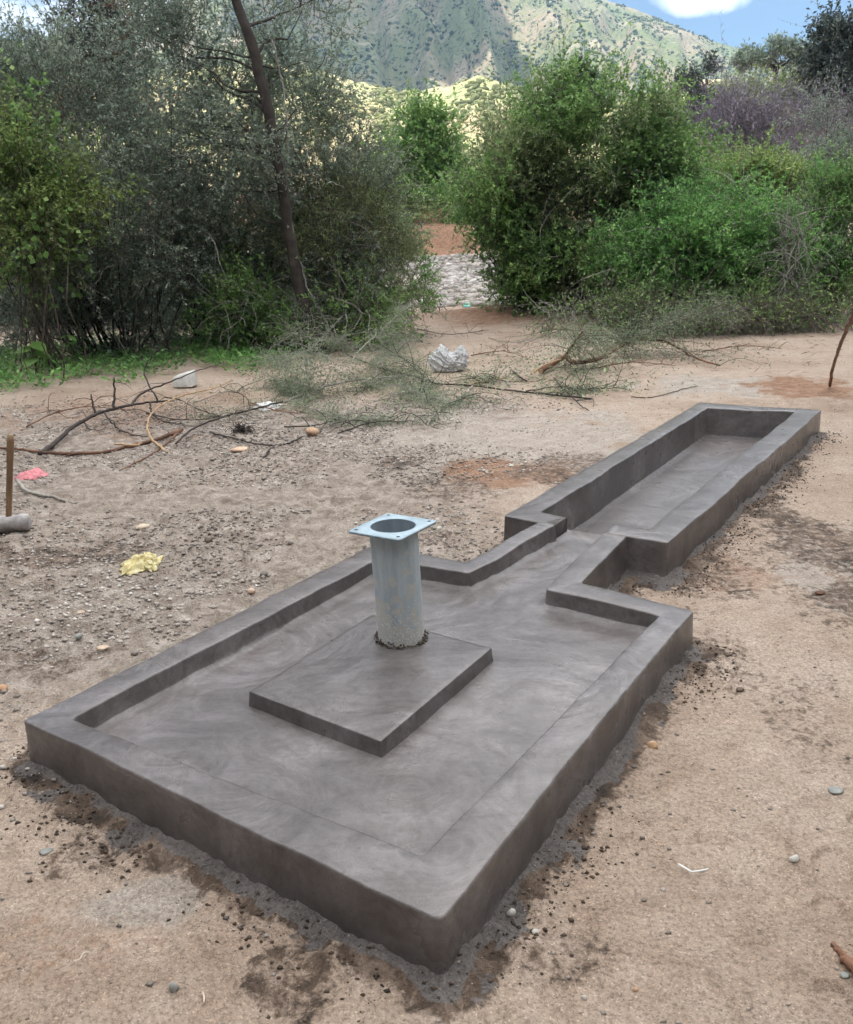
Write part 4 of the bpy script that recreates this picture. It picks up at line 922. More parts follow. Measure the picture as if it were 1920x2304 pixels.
# unseen trees added around the camera to block low sky light
for i, (x_, y_, s_, lb) in enumerate([(11.5, 7.5, 1.15, 'added unseen shade tree right of the trough, outside the clearing'), (11.0, .5, 1.2, 'added unseen shade tree far to the right of the apron'), (8.6, -5.6, 1.3, 'added unseen shade tree behind and right of the apron'), (3.6, -8.4, 1.3, 'added unseen shade tree behind the viewpoint, slightly right'), (-2.8, -8.4, 1.3, 'added unseen shade tree behind the viewpoint, slightly left'), (-8.2, -5.8, 1.3, 'added unseen shade tree behind and left of the apron'), (-11.0, .5, 1.2, 'added unseen shade tree far to the left of the apron'), (-12.0, 7.0, 1.15, 'added unseen shade tree left of the thorn thicket')]):
    BUSHN[0] += 1; rng = np.random.default_rng(500+i)
    rt = empty('added_shade_tree', (x_, y_, 0), lb, 'tree', 'unseen shade trees added around the clearing')
    mb = MB(); mb.tube(smooth_path([(x_, y_, -.1), (x_+.1, y_, 1.5), (x_-.1, y_+.2, 3.5*s_)], 12), .22, .12, k=8); mb.obj('trunk', M_bark, rt)
    n = 17000; d = norm(rng.normal(size=(n, 3))); rr2 = rng.uniform(.3, 1, n)[:, None]**.5
    P = np.array([x_, y_, 4.2*s_])+d*rr2*np.array([3.9, 3.4, 3.7])*s_; P[:, 2] = np.maximum(P[:, 2], .4)
    k_ = n//3; P[:k_, 2] = rng.uniform(.1, 2.6, k_); P[:k_, :2] = np.array([x_, y_])+rng.uniform(-1, 1, (k_, 2))*np.array([4.6, 4.6])*s_*np.where(abs(x_) < 6, [1, .4], [.5, 1])
    V, F = leaf_quads(P, norm(rng.normal(size=(n, 3))), rng.uniform(.3, .5, n), rng.uniform(.2, .34, n), rng)
    tag(mesh_obj('crown', V, F, L_dark, rt, False), kind='stuff')
# ------------------------------------------------------------------ cut branches and litter on the ground
def gpt(px, py, lift=0.0):
    """point on the ground seen at px, py, raised by lift"""
    p = gp(px, py, lift)
    for _ in range(3):
        z = float(terrain(p[0], p[1]))+lift; p = gp(px, py, z)
    return p
def tuft(root, pts, n, mat, L=.03, Wd=.010, spread=.12, rng=None, name='foliage', perp=.5):
    rng = rng or np.random.default_rng(9)
    pts = np.asarray(pts); i = rng.integers(0, len(pts)-1, n); f = rng.random((n, 1))
    P = pts[i]*(1-f)+pts[i+1]*f+rng.normal(0, spread, (n, 3))*np.array([1, 1, .5])
    P[:, 2] = np.maximum(P[:, 2], ground_z(P[:, 0], P[:, 1])+.005)
    d = norm(rng.normal(size=(n, 3))+np.array([0, 0, .4])); sc = rng.uniform(.6, 1.4, n)
    V, F = leaf_quads(P, d, L*sc, Wd*sc, rng); return mesh_obj(name, V, F, mat, root, False)
BR = [0]
def fallen(label, px, r0, r1, mat, lifts=0.02, subs=(), leaf=None, nleaf=0, L=.03, Wd=.01, spread=.1, twigs=0, twigmat=None, cat='branch', name='cut_branch', twl=.5, cut=False):
    BR[0] += 1; rng = np.random.default_rng(900+BR[0])
    ls = np.broadcast_to(np.array(lifts, float), (len(px),))
    pts = np.array([gpt(p[0], p[1], r0*.8+l) for p, l in zip(px, ls)])
    root = empty(name, (pts[0][0], pts[0][1], float(terrain(pts[0][0], pts[0][1]))), label, cat)
    path = smooth_path(pts, max(16, 7*len(px)), .0025, rng)
    mb = MB(); mb.tube(path, r0, r1, k=8, rs=np.linspace(r0, r1, len(path))*(1+.16*(fbm(np.arange(len(path))*.35, np.zeros(len(path))+BR[0], 401, 2)-.5))); mb.obj('limb', mat, root)
    allp = [path]
    if cut:
        a = np.arange(8)*2*math.pi/8; t = norm(path[0]-path[1]); s = norm(np.cross(t, [0, 0, 1.])); u_ = np.cross(s, t)
        Vc = path[0]+t*.0015+(s[None]*np.cos(a)[:, None]+u_[None]*np.sin(a)[:, None])*r0*.92
        mesh_obj('cut_face', Vc, np.array([list(range(8))]), M_peeled, root)
    for sb in subs:
        sp, sr0, sr1 = sb[:3]; sl_ = np.broadcast_to(np.array(sb[3] if len(sb) > 3 else lifts if np.ndim(lifts) == 0 else .05, float), (len(sp),))
        q = np.array([gpt(p[0], p[1], sr0*.8+l) for p, l in zip(sp, sl_)])
        # start on the parent limb
        k = np.argmin(np.linalg.norm(path-q[0], axis=1)); q[0] = path[k]
        pp = smooth_path(q, max(10, 6*len(sp)), .004, rng); mb = MB(); mb.tube(pp, sr0, sr1, k=6); mb.obj('side_branch', sb[4] if len(sb) > 4 else mat, root); allp.append(pp)
    if twigs:
        k = rng.integers(0, len(allp), twigs); P = np.array([allp[a_][rng.integers(len(allp[a_])//4, len(allp[a_]))] for a_ in k])
        dr = norm(rng.normal(size=(twigs, 3))*np.array([1, 1, .5])+np.array([0, 0, .25]))
        tp_ = twig_paths(P, dr, twl*rng.uniform(.3, 1.2, twigs), .22, rng, 6, .22)
        tp_[..., 2] = np.maximum(tp_[..., 2], terrain(tp_[..., 0], tp_[..., 1])+.006)
        V, F = thin_tubes(P, tp_, np.full(twigs, .0045), np.full(twigs, .0018)); tag(mesh_obj('twigs', V, F, twigmat or mat, root, False), kind='stuff')
        allp += [tp_[i] for i in range(twigs)]
    if nleaf:
        seg = np.concatenate([np.stack([p[:-1], p[1:]], 1) for p in allp[(1 if twigs else 0):] or allp])
        i = rng.integers(0, len(seg), nleaf); f = rng.random((nleaf, 1)); P = seg[i, 0]*(1-f)+seg[i, 1]*f+rng.normal(0, spread, (nleaf, 3))*np.array([1, 1, .45])
        P[:, 2] = np.maximum(P[:, 2], terrain(P[:, 0], P[:, 1])+.008)
        sc = rng.uniform(.6, 1.4, nleaf)
        V, F = leaf_quads(P, norm(rng.normal(size=(nleaf, 3))), L*sc, Wd*sc, rng); tag(mesh_obj('foliage', V, F, leaf, root, False), kind='stuff')
    return root
c5 = lambda *p: [(a/2.5, 780+b/2.5) for a, b in p]
c4 = lambda *p: [(880+a/2.365, 720+b/2.365) for a, b in p]
fallen('blackish cut branch arching over the bare soil behind the hammer, its forks reaching the weeds', c5((225, 605), (300, 548), (410, 452), (530, 385), (640, 350), (780, 320), (960, 303)), .022, .009, M_branch_dark, [0, .02, .06, .10, .12, .12, .10],
       subs=[(c5((530, 385), (520, 320), (512, 268)), .012, .006, [.1, .2, .28]), (c5((628, 352), (645, 260), (640, 175)), .014, .006, [.12, .26, .4]), (c5((690, 335), (800, 262), (1000, 180), (1250, 90)), .014, .004, [.1, .16, .25, .35]), (c5((800, 262), (812, 150), (850, 60), (900, 5)), .010, .004, [.16, .35, .5, .6]),
             (c5((575, 375), (650, 450), (750, 495), (830, 505)), .009, .004, [.1, .03, .02, .02]), (c5((785, 318), (860, 380), (930, 422), (1040, 436)), .009, .004, [.1, .05, .02, .02]), (c5((465, 430), (500, 462), (560, 470)), .007, .003, [.06, .02, .02])], twigs=16, twl=.4)
fallen('long reddish-brown cut pole with a pale peeled end below the arching black branch', c5((1022, 466), (960, 492), (850, 532), (730, 560), (590, 592), (420, 602), (230, 592), (100, 575), (0, 568)), .019, .009, M_branch_brown, .01,
       subs=[(c5((860, 540), (760, 553), (645, 548)), .010, .009, .04, M_peeled), (c5((520, 590), (420, 605), (365, 615)), .010, .005, .01)], cut=True)
fallen('pale peeled branch bent in an arc across the brown pole', c5((940, 595), (885, 550), (850, 515), (828, 450), (850, 380), (940, 310), (1050, 268), (1180, 240), (1310, 190)), .011, .006, M_peeled, [.01, .03, .05, .06, .1, .12, .12, .12, .12], name='peeled_branch')
fallen('thin brown stick slanting down from the peeled end of the brown pole', c5((1005, 480), (950, 530), (860, 598), (770, 650), (680, 692)), .010, .004, M_branch_brown, .01, name='stick', cat='stick')
fallen('thin dark branch with a tuft of green leaves ending among the feathery cut branches', c5((990, 545), (1100, 452), (1300, 382), (1450, 345), (1590, 310)), .008, .010, M_branch_dark, .05, leaf=L_feather, nleaf=900, L=.03, Wd=.007, spread=.10, twigs=14, twl=.3,
       subs=[(c5((1480, 338), (1380, 280), (1240, 225)), .006, .003, .1), (c5((1170, 385), (1090, 340), (1010, 295)), .006, .003, .06)])
fallen('dark crooked twig lying between the two orange stones', c5((1180, 480), (1270, 505), (1350, 522), (1450, 548), (1600, 550), (1700, 505)), .008, .007, M_branch_dark, .01, subs=[(c5((1560, 556), (1510, 590), (1480, 628)), .009, .007, .01)], name='twig', cat='twig')
fallen('big heap of feathery grey-green cut branches in front of the leaning trunk', [(640, 905), (700, 880), (770, 860), (850, 850), (930, 845)], .016, .008, M_twig_grey, [.02, .08, .12, .1, .05],
       subs=[([(700, 880), (690, 830), (700, 780)], .008, .003, [.1, .3, .5]), ([(760, 862), (800, 800), (860, 740), (920, 690)], .008, .003, [.1, .3, .5, .7]), ([(820, 850), (860, 800), (930, 760)], .007, .003, [.1, .2, .3]), ([(720, 870), (680, 905), (790, 945), (880, 940)], .007, .003, [.1, .05, .03, .03]), ([(700, 875), (640, 830), (600, 800)], .006, .003, [.1, .2, .3]), ([(850, 848), (930, 880), (985, 905)], .006, .003, .05), ([(680, 888), (650, 870), (610, 855)], .006, .003, .08)],
       leaf=L_feather, nleaf=17000, L=.030, Wd=.010, spread=.06, twigs=300, twl=.55, name='cut_foliage_heap')
fallen('second feathery cut branch pile leaning against the foot of the thicket', [(800, 790), (760, 770), (700, 760), (640, 745)], .012, .006, M_twig_grey, [.05, .2, .3, .35],
       subs=[([(760, 770), (820, 700), (860, 660)], .007, .003, [.2, .5, .8]), ([(700, 760), (690, 700), (650, 650)], .006, .003, [.3, .6, .9])],
       leaf=L_feather, nleaf=6000, L=.032, Wd=.010, spread=.06, twigs=160, twl=.6, name='cut_foliage_heap')
fallen('long dark cut branch running from the plastic bag towards the trough', c4((-240, 180), (-100, 240), (0, 270), (110, 292), (230, 335), (400, 347), (640, 374), (880, 400), (1070, 420)), .010, .009, M_branch_dark, .02,
       subs=[(c4((225, 330), (130, 260), (30, 180)), .011, .006, [.02, .12, .2]), (c4((400, 347), (470, 330), (540, 320), (612, 308)), .011, .006, .02, M_peeled), (c4((230, 335), (180, 372), (120, 420)), .008, .004, .02), (c4((880, 400), (980, 375), (1100, 362), (1240, 362)), .007, .004, .02), (c4((400, 360), (370, 420), (270, 470), (190, 560)), .010, .005, .02, M_twig_grey), (c4((110, 292), (0, 320), (-120, 360), (-200, 400)), .007, .004, .02)],
       leaf=L_feather, nleaf=7000, L=.032, Wd=.009, spread=.09, twigs=120, twl=.5)
fallen('stout red-brown forked branch with a cut end pointing at the trough', c4((797, 270), (860, 232), (930, 190), (955, 218), (1000, 225), (1110, 205), (1200, 150), (1310, 106), (1440, 110), (1520, 142), (1620, 200), (1750, 242)), .038, .010, M_branch_brown, [.02, .05, .08, .07, .06, .08, .12, .16, .14, .08, .04, .02],
       subs=[(c4((930, 190), (975, 120), (1020, 60)), .022, .008, [.08, .3, .5]), (c4((1320, 106), (1400, 52), (1540, 0), (1660, -45), (1780, -90)), .02, .008, [.16, .3, .45, .55, .65], M_twig), (c4((1200, 150), (1240, 115), (1310, 70)), .008, .004, [.12, .2, .3])],
       leaf=L_feather, nleaf=9000, L=.036, Wd=.012, spread=.14, twigs=150, twl=.8, twigmat=M_twig, cut=True)
fallen('thin dark loop of twig hanging off the leafy litter above the trough', c4((868, 308), (910, 360), (960, 405), (1010, 455), (1052, 480)), .008, .005, M_branch_dark, .02, subs=[(c4((985, 432), (1040, 425), (1075, 422), (1076, 460)), .005, .003, .02)], name='twig', cat='twig')
fallen('thin brown twig lying on the pale soil left of the far end of the trough', c4((1280, 410), (1380, 411), (1480, 390), (1560, 366), (1632, 350)), .006, .004, M_branch_dark, .01, name='twig', cat='twig')
fallen('short dark stub of branch beside the stout forked branch', c4((650, 272), (690, 305), (722, 324)), .012, .009, M_branch_dark, .02, name='stick', cat='stick')
fallen('pale peeled branch stub lying on the brushwood behind the forked branch', [(1195, 842-0), (1225, 822), (1262, 808)], .012, .01, M_peeled, [.05, .12, .16], name='peeled_branch')
fallen('bent brown stick standing in the red soil right of the trough', [(1868, 868), (1874, 830), (1888, 785), (1905, 740), (1926, 700)], .016, .010, M_branch_brown, [0, .3, .65, 1.0, 1.3], name='leaning_stick', cat='stick')
fallen('smooth pale grey root on the gravel beside the hammer handle', [(38, 1080), (58, 1103), (90, 1113), (118, 1118), (150, 1128), (172, 1132)], .014, .006, M_twig_grey, [.03, .02, .01, .01, 0, 0], name='root', cat='root')
# leafy litter of green and pale leaves round the forked branch
def litter(name, label, cx, cy, rx, ry, n, mat, L, Wd, lift=.04, cat='leaf litter'):
    rng = np.random.default_rng(int(cx)); u = rng.normal(size=(n, 2))*.5
    P = np.array([gpt(cx+a*rx, min(cy+b*ry, cy+1.2*ry)) for a, b in u]); P[:, 2] += .006+rng.random(n)**3*lift
    V, F = leaf_quads(P, norm(rng.normal(size=(n, 3))*np.array([1, 1, .35])), L*rng.uniform(.6, 1.3, n), Wd*rng.uniform(.6, 1.3, n), rng)
    return tag(mesh_obj(name, V, F, mat), kind='stuff', label=label, cat=cat)
litter('leaf_litter', 'grey-green shed leaves scattered round the forked branch', 1230, 840, 260, 60, 1500, L_feather, .05, .018, .12)
litter('pale_leaf_litter', 'pale wilted leaves scattered in front of the forked branch', 1240, 850, 260, 70, 110, L_pale, .07, .035, .08)
litter('dry_twig_litter', 'short dry twig ends strewn between the left weeds and the gravel', 350, 930, 420, 70, 700, M_twig, .10, .006, .03)
litter('dry_stalk_litter', 'short dry twig ends strewn below the right-hand brushwood', 1500, 790, 420, 50, 900, M_twig, .12, .007, .05)
# weeds at the foot of the left thicket
rng = np.random.default_rng(77); n = 420
px_ = rng.uniform(-60, 640, n); py_ = rng.uniform(0, 1, n)**.8
lo = np.interp(px_, [-60, 60, 200, 330, 420, 560, 640], [900, 895, 868, 880, 835, 860, 830])-10
Pw = np.array([gpt(a, b) for a, b in zip(px_, lo-py_*95)])
pl = np.repeat(Pw, 26, 0); nn2 = len(pl); ang = rng.uniform(0, 6.28, nn2); rad_ = rng.uniform(0, .17, nn2)
pl = pl+np.column_stack([rad_*np.cos(ang), rad_*np.sin(ang), rng.uniform(.01, .20, nn2)*(1-rad_*3)])
dd = norm(np.column_stack([np.cos(ang), np.sin(ang), rng.uniform(-.1, .9, nn2)]))
sc = rng.uniform(.5, 1.3, nn2); V, F = leaf_quads(pl, dd, .072*sc, .03*sc, rng)
tag(mesh_obj('weeds', V, F, L_weed), kind='stuff', label='fresh green weeds carpeting the foot of the left thicket', cat='weeds')
def plant(label, px, py, D, k, L, Wd, hgt, mat, seed):
    r = np.random.default_rng(seed); g = at(px, py, D); z = float(terrain(g[0], g[1])); root = empty('broad_leaved_plant', (g[0], g[1], z), label, 'plant')
    mb = MB(); mb.tube(smooth_path([(g[0], g[1], z), (g[0]+.02, g[1], z+hgt*.5), (g[0], g[1]-.02, z+hgt)], 8), .008, .004, k=5); mb.obj('stem', M_branch_brown, root)
    for i in range(k):
        a = r.uniform(0, 6.28); zz = z+hgt*r.uniform(.5, 1); d = norm(np.array([math.cos(a), math.sin(a)*.7-.4, r.uniform(-.5, .3)])); s = norm(np.cross(d, [0, 0, 1.])+np.array([0, 0, r.uniform(-.4, .4)])); u_ = np.linspace(0, 1, 6)
        w_ = Wd*np.array([.1, .8, 1, .85, .5, .04])*.5; c0 = np.array([g[0], g[1], zz]); mid = c0[None]+d[None]*(u_*L)[:, None]-np.array([0, 0, 1])[None]*(u_**2*L*.3)[:, None]
        V = np.concatenate([mid-s*w_[:, None]+[0, 0, .008], mid, mid+s*w_[:, None]+[0, 0, .008]]); F = [(i_, i_+1, i_+7, i_+6) for i_ in range(5)]+[(i_+6, i_+7, i_+13, i_+12) for i_ in range(5)]
        mesh_obj('leaf', V, np.array(F), mat, root, True)
plant('plant with two big round leaves among the weeds at the far left', 84, 850, 11.2, 6, .24, .22, .45, L_green, 3)
plant('broad-leaved seedling in the weeds right of the round-leaved plant', 160, 800, 11.6, 6, .16, .11, .5, L_green, 4)

# sledge hammer
HB = gpt(35, 1205)
ham = empty('sledgehammer', (HB[0], HB[1], float(ground_z(HB[0], HB[1]))), 'sledgehammer standing head down on the gravel, its wooden handle upright', 'hammer')
hz = float(ground_z(HB[0], HB[1]))+.050
hd = norm(np.array([1, .10, 0.0])); cz = np.array([at(25, 1200, HB[1]+.05)[0], HB[1]+.05, hz])
M_steel = simple('worn_dusty_steel', (.42, .40, .39), .75, .35, 18, .4, 70, metal=.1, bdist=.003)
prof = [(-.125, .026), (-.12, .034), (-.085, .036), (-.04, .033), (.04, .033), (.085, .036), (.118, .034), (.125, .027)]
k = 8; V = []
s_ax = norm(np.cross(hd, [0, 0, 1.]))
for l, r in prof:
    for q in range(k):
        a = (q+.5)*2*math.pi/k; V.append(cz+hd*l*.93+s_ax*math.cos(a)*r*1.45+np.array([0, 0, 1])*math.sin(a)*r*1.45)
F = [(i*k+j, i*k+(j+1) % k, (i+1)*k+(j+1) % k, (i+1)*k+j) for i in range(len(prof)-1) for j in range(k)]
mesh_obj('head', V, [np.array(F), np.array([list(range(k))[::-1], [(len(prof)-1)*k+j for j in range(k)]])], M_steel, ham)
M_handle = simple('old_wooden_handle', (.20, .115, .06), .6, .35, 5, .35, 60, bdist=.003, cols=[(.3, (.14, .085, .05)), (.5, (.27, .165, .09)), (.7, (.42, .29, .17))])
top = at(24, 978, cz[1]+.03); mb = MB(); hp = np.linspace(cz+np.array([0, 0, .02]), top, 14)
mb.tube(hp, 0, rs=np.array([.017, .017, .017, .018, .018, .018, .0175, .0175, .018, .0185, .0195, .020, .020, .016]), k=10); mb.obj('handle', M_handle, ham)

# ------------------------------------------------------------------ rags, bag, leaf, block
def crumple(name, label, cat, px, py, rx, ry, hgt, mat, seed, n=26, outline_j=.35, loc_lift=0.0, fold=7, thick=True):
    r = np.random.default_rng(seed); c = gpt(px, py); ex = (gpt(px+rx, py)-c)[:2]; sx = np.linalg.norm(ex); sy = abs((gpt(px, py-ry)-c)[1])
    U, Vv = np.meshgrid(np.linspace(-1, 1, n), np.linspace(-1, 1, n), indexing='ij')
    sq = np.maximum(abs(U), abs(Vv)); rr_ = np.hypot(U, Vv)+1e-9; u = U/rr_*sq; v = Vv/rr_*sq
    a = np.arctan2(v, u); e = 1+outline_j*(fbm(np.cos(a)*1.7+seed, np.sin(a)*1.7, seed, 3)-.5)*2
    x = c[0]+u*e*sx+.06*sx*(fbm(u*fold, v*fold, seed+1, 3)-.5)*4; y = c[1]+v*e*sy+.06*sy*(fbm(u*fold+5, v*fold, seed+2, 3)-.5)*4
    rid = 1-np.abs(fbm(u*fold*.6+3, v*fold*.6, seed+3, 4)*2-1)
    z = ground_z(x, y)+.004+loc_lift+hgt*np.clip(rid-.35, 0, 1)*1.5*sstep(1.08, .55, sq)
    V = np.column_stack([x.ravel(), y.ravel(), z.ravel()]); i = np.arange(n-1)[:, None]*n; j = np.arange(n-1)[None]
    F = np.stack([i+j, i+n+j, i+n+j+1, i+j+1], -1).reshape(-1, 4)
    o = mesh_obj(name, V, F, mat, None, False, loc=(c[0], c[1], c[2])); tag(o, label, cat)
    sm = o.modifiers.new('thickness', 'SOLIDIFY'); sm.thickness = .002
    return o
M_pink = simple('faded_pink_cloth', (.62, .24, .26), .9, .25, 14, .3, 200, bdist=.001)
crumple('pink_rag', 'faded pink rag lying on the gravel near the hammer handle', 'rag', 70, 1070, 27, 12, .035, M_pink, 4)
M_yel = simple('dry_yellow_leaf', (.66, .56, .22), .7, .3, 30, .3, 120, bdist=.002, cols=[(.3, (.36, .28, .12)), (.5, (.60, .52, .24)), (.7, (.74, .70, .48))])
yl = crumple('fallen_yellow_leaf', 'crumpled yellow dry leaf with a dark stalk on the gravel left of the apron', 'leaf', 322, 1272, 42, 22, .045, M_yel, 9, outline_j=.75, fold=6)
p0 = gpt(284, 1290, .012); p1 = gpt(262, 1302, .006); p2 = gpt(232, 1305, .006); mb = MB(); mb.tube(smooth_path([p0, p1, p2], 8), .003, .002, k=5)
st = mb.obj('stalk', M_branch_dark, yl)
M_white = simple('white_cement_lump', (.62, .62, .59), .85, .2, 14, .5, 60, bdist=.006)
M_rag = simple('dirty_white_cloth', (.66, .67, .66), .85, .25, 10, .3, 90, bdist=.003)
crumple('white_rag', 'small dirty white scrap under the twigs beside the feathery heap', 'rag', 603, 918, 30, 8, .05, M_rag, 14)
# torn block of foam, angular
c = gpt(413, 872); k_ = c[1]/FPX*1.05
bk = empty('white_block', (c[0], c[1], float(terrain(c[0], c[1]))), 'pale grey-white broken block lying against the weeds on the left', 'block')
V = np.array([(-24, 0, 0), (22, -.06, 2), (24, .16, 0), (-23, .18, 0), (-22, .02, 22), (20, 0, 34), (23, .14, 36), (-18, .2, 24)], float)
V = np.column_stack([c[0]+V[:, 0]*k_, c[1]+V[:, 1], c[2]+V[:, 2]*k_*.98])
o = mesh_obj('broken_block', V, np.array([(0, 3, 2, 1), (4, 5, 6, 7), (0, 1, 5, 4), (1, 2, 6, 5), (2, 3, 7, 6), (3, 0, 4, 7)]), M_white, bk)
bv = o.modifiers.new('worn_edges', 'BEVEL'); bv.width = .012; bv.segments = 2
# white plastic bag: two puffed, creased lobes
def bag():
    c = gpt(1010, 838); n1, n2 = 60, 110; P, T = np.meshgrid(np.linspace(.02, math.pi-.02, n1), np.linspace(0, 2*math.pi, n2, endpoint=False), indexing='ij')
    k = c[1]/FPX*1.05
    X = np.sin(P)*np.cos(T); Y = np.sin(P)*np.sin(T); Z = np.cos(P)
    rid = 1-np.abs(fbm(X*2.1+Z*2.3+4, Y*2.1-Z*1.7, 301, 5)*2-1)
    rid2 = 1-np.abs(fbm(X*5+Z*4+9, Y*5-Z*4, 305, 3)*2-1); R_ = .72+.55*(rid-.5)+.35*(rid2-.6)
    hump = 1+.55*np.exp(-((X-.72)/.25)**2)*(Z > -.1)+.35*np.exp(-((X+.38)/.22)**2)*(Z > -.1)-.35*np.exp(-((X-.2)/.2)**2)*(Z > .2)
    V = np.column_stack([(c[0]+X*R_*42*k).ravel(), (c[1]+.1+Y*R_*26*k).ravel(), (c[2]+.012+np.maximum(0, (Z*hump*R_*27+19))*k).ravel()])
    i = np.arange(n1-1)[:, None]*n2; j = np.arange(n2)[None]; j2 = (j+1) % n2
    m, nn, ll, b = newmat('crumpled_white_plastic'); b.inputs['Base Color'].default_value = (.72, .74, .76, 1); b.inputs['Roughness'].default_value = .35
    t = node(nn, 'ShaderNodeTexCoord'); n = node(nn, 'ShaderNodeTexNoise', i_Scale=9, i_Detail=6, i_Distortion=1.5); ll.new(t.outputs['Object'], n.inputs['Vector'])
    r = ramp(nn, [(.30, (.45, .42, .38)), (.42, (.74, .75, .76)), (.7, (.88, .89, .90))]); ll.new(n.outputs[0], r.inputs[0]); ll.new(r.outputs[0], b.inputs['Base Color'])
    v = node(nn, 'ShaderNodeTexVoronoi', i_Scale=16.0); ll.new(t.outputs['Object'], v.inputs['Vector'])
    bp = node(nn, 'ShaderNodeBump', i_Strength=.7, i_Distance=.02); ll.new(v.outputs['Distance'], bp.inputs['Height']); ll.new(bp.outputs[0], b.inputs['Normal'])
    tr = node(nn, 'ShaderNodeBsdfTranslucent'); ll.new(r.outputs[0], tr.inputs[0]); mx = node(nn, 'ShaderNodeMixShader'); mx.inputs[0].default_value = .3; ll.new(b.outputs[0], mx.inputs[1]); ll.new(tr.outputs[0], mx.inputs[2]); ll.new(mx.outputs[0], nn['Material Output'].inputs[0])
    o = mesh_obj('plastic_bag', V, np.stack([i+j, i+n2+j, i+n2+j2, i+j2], -1).reshape(-1, 4), m, None, True, loc=tuple(c)); tag(o, 'crumpled white plastic bag on the soil between the two thickets', 'bag')
bag()
M_teal = simple('faded_teal_plastic', (.25, .62, .52), .5, .15)
crumple('teal_scrap', 'tiny teal plastic scrap at the lower edge of the pebble bed', 'plastic scrap', 1051, 690, 8, 2, .10, M_teal, 23, n=12)
M_white2 = simple('white_straw', (.75, .75, .73), .6, .1)
def stick(label, px, r, mat, name='straw', cat='straw'):
    pts = smooth_path([gpt(*p, r+.004) for p in px], 14); mb = MB(); mb.tube(pts, r, r*.8, k=6); o = mb.obj(name, mat, None, True, loc=tuple(pts[0])); return tag(o, label, cat)
stick('thin bent white straw on the bare soil right of the apron', [(1527, 1945), (1548, 1957), (1560, 1962), (1595, 1956)], .0032, M_white2)
stick('small curled whitish stalk on the sandy soil at the lower left', [(167, 2164), (180, 2158), (188, 2145), (202, 2143)], .0026, simple('pale_stalk', (.58, .5, .42), .7, .15), 'dry_stalk', 'stalk')
stick('short pale straw bit at the bottom between the grey pebble and the mortar', [(456, 2234), (459, 2243), (459, 2256)], .0026, simple('pale_straw', (.62, .52, .40), .7, .15), 'dry_stalk', 'stalk')
stick('thin dry stem sticking up from the damp soil beside the front left corner', [(108, 1858), (114, 1870), (116, 1895)], .002, M_twig, 'dry_stalk', 'stalk')
# root or rusty bar at the lower right edge
fallen('orange-brown peeled root poking out of the soil at the lower right edge', [(1866, 2116), (1885, 2136), (1910, 2164), (1945, 2200)], .004, .013, M_branch_brown, [-.01, .004, .01, .02], name='root', cat='root')

# ------------------------------------------------------------------ single stones
def stone(label, px, py, w, hgt, col, seed, flat=.6, name='stone', cat='stone', ang=0):
    r = np.random.default_rng(seed); c = gpt(px, py); k = math.hypot(c[1], CAMH)/FPX
    n = 3; V = IV.copy(); F = IF.copy()
    # one subdivision
    cache = {}; V = list(map(tuple, V)); nf = []
    def mid(a, b):
        kk = (min(a, b), max(a, b))
        if kk not in cache: p = (np.array(V[a])+np.array(V[b]))/2; V.append(tuple(p/np.linalg.norm(p))); cache[kk] = len(V)-1
        return cache[kk]
    for a, b, d in F: ab_, bd, da = mid(a, b), mid(b, d), mid(d, a); nf += [(a, ab_, da), (ab_, b, bd), (da, bd, d), (ab_, bd, da)]
    V = np.array(V); P = r.normal(size=(7, 3)); P /= np.linalg.norm(P, axis=1)[:, None]
    for p in P:   # shave facets
        s = V@p; lim = r.uniform(.62, .9); V = V-np.outer(np.maximum(s-lim, 0), p)
    V = V*(1+r.uniform(-.04, .04, (len(V), 1)))
    sx = w*k/2; sz = hgt*k/2*1.15; V = V*np.array([sx, sx*r.uniform(.6, .8), max(sz*flat, sx*.25)])
    ca, sa = math.cos(ang), math.sin(ang); V = V@np.array([[ca, sa, 0], [-sa, ca, 0], [0, 0, 1]])
    z = float(ground_z(c[0], c[1])); loc = np.array([c[0], c[1], z+V[:, 2].max()*.55])
    m = simple(name+'_surface', col, .85, .28, 30, .5, 160, bdist=.003)
    o = mesh_obj(name, V+loc, np.array(nf), m, None, False, loc=tuple(loc)); tag(o, label, cat); return o
G = (.30, .31, .29); Wt = (.56, .55, .50); Og = (.55, .36, .22); Dk = (.16, .12, .09)
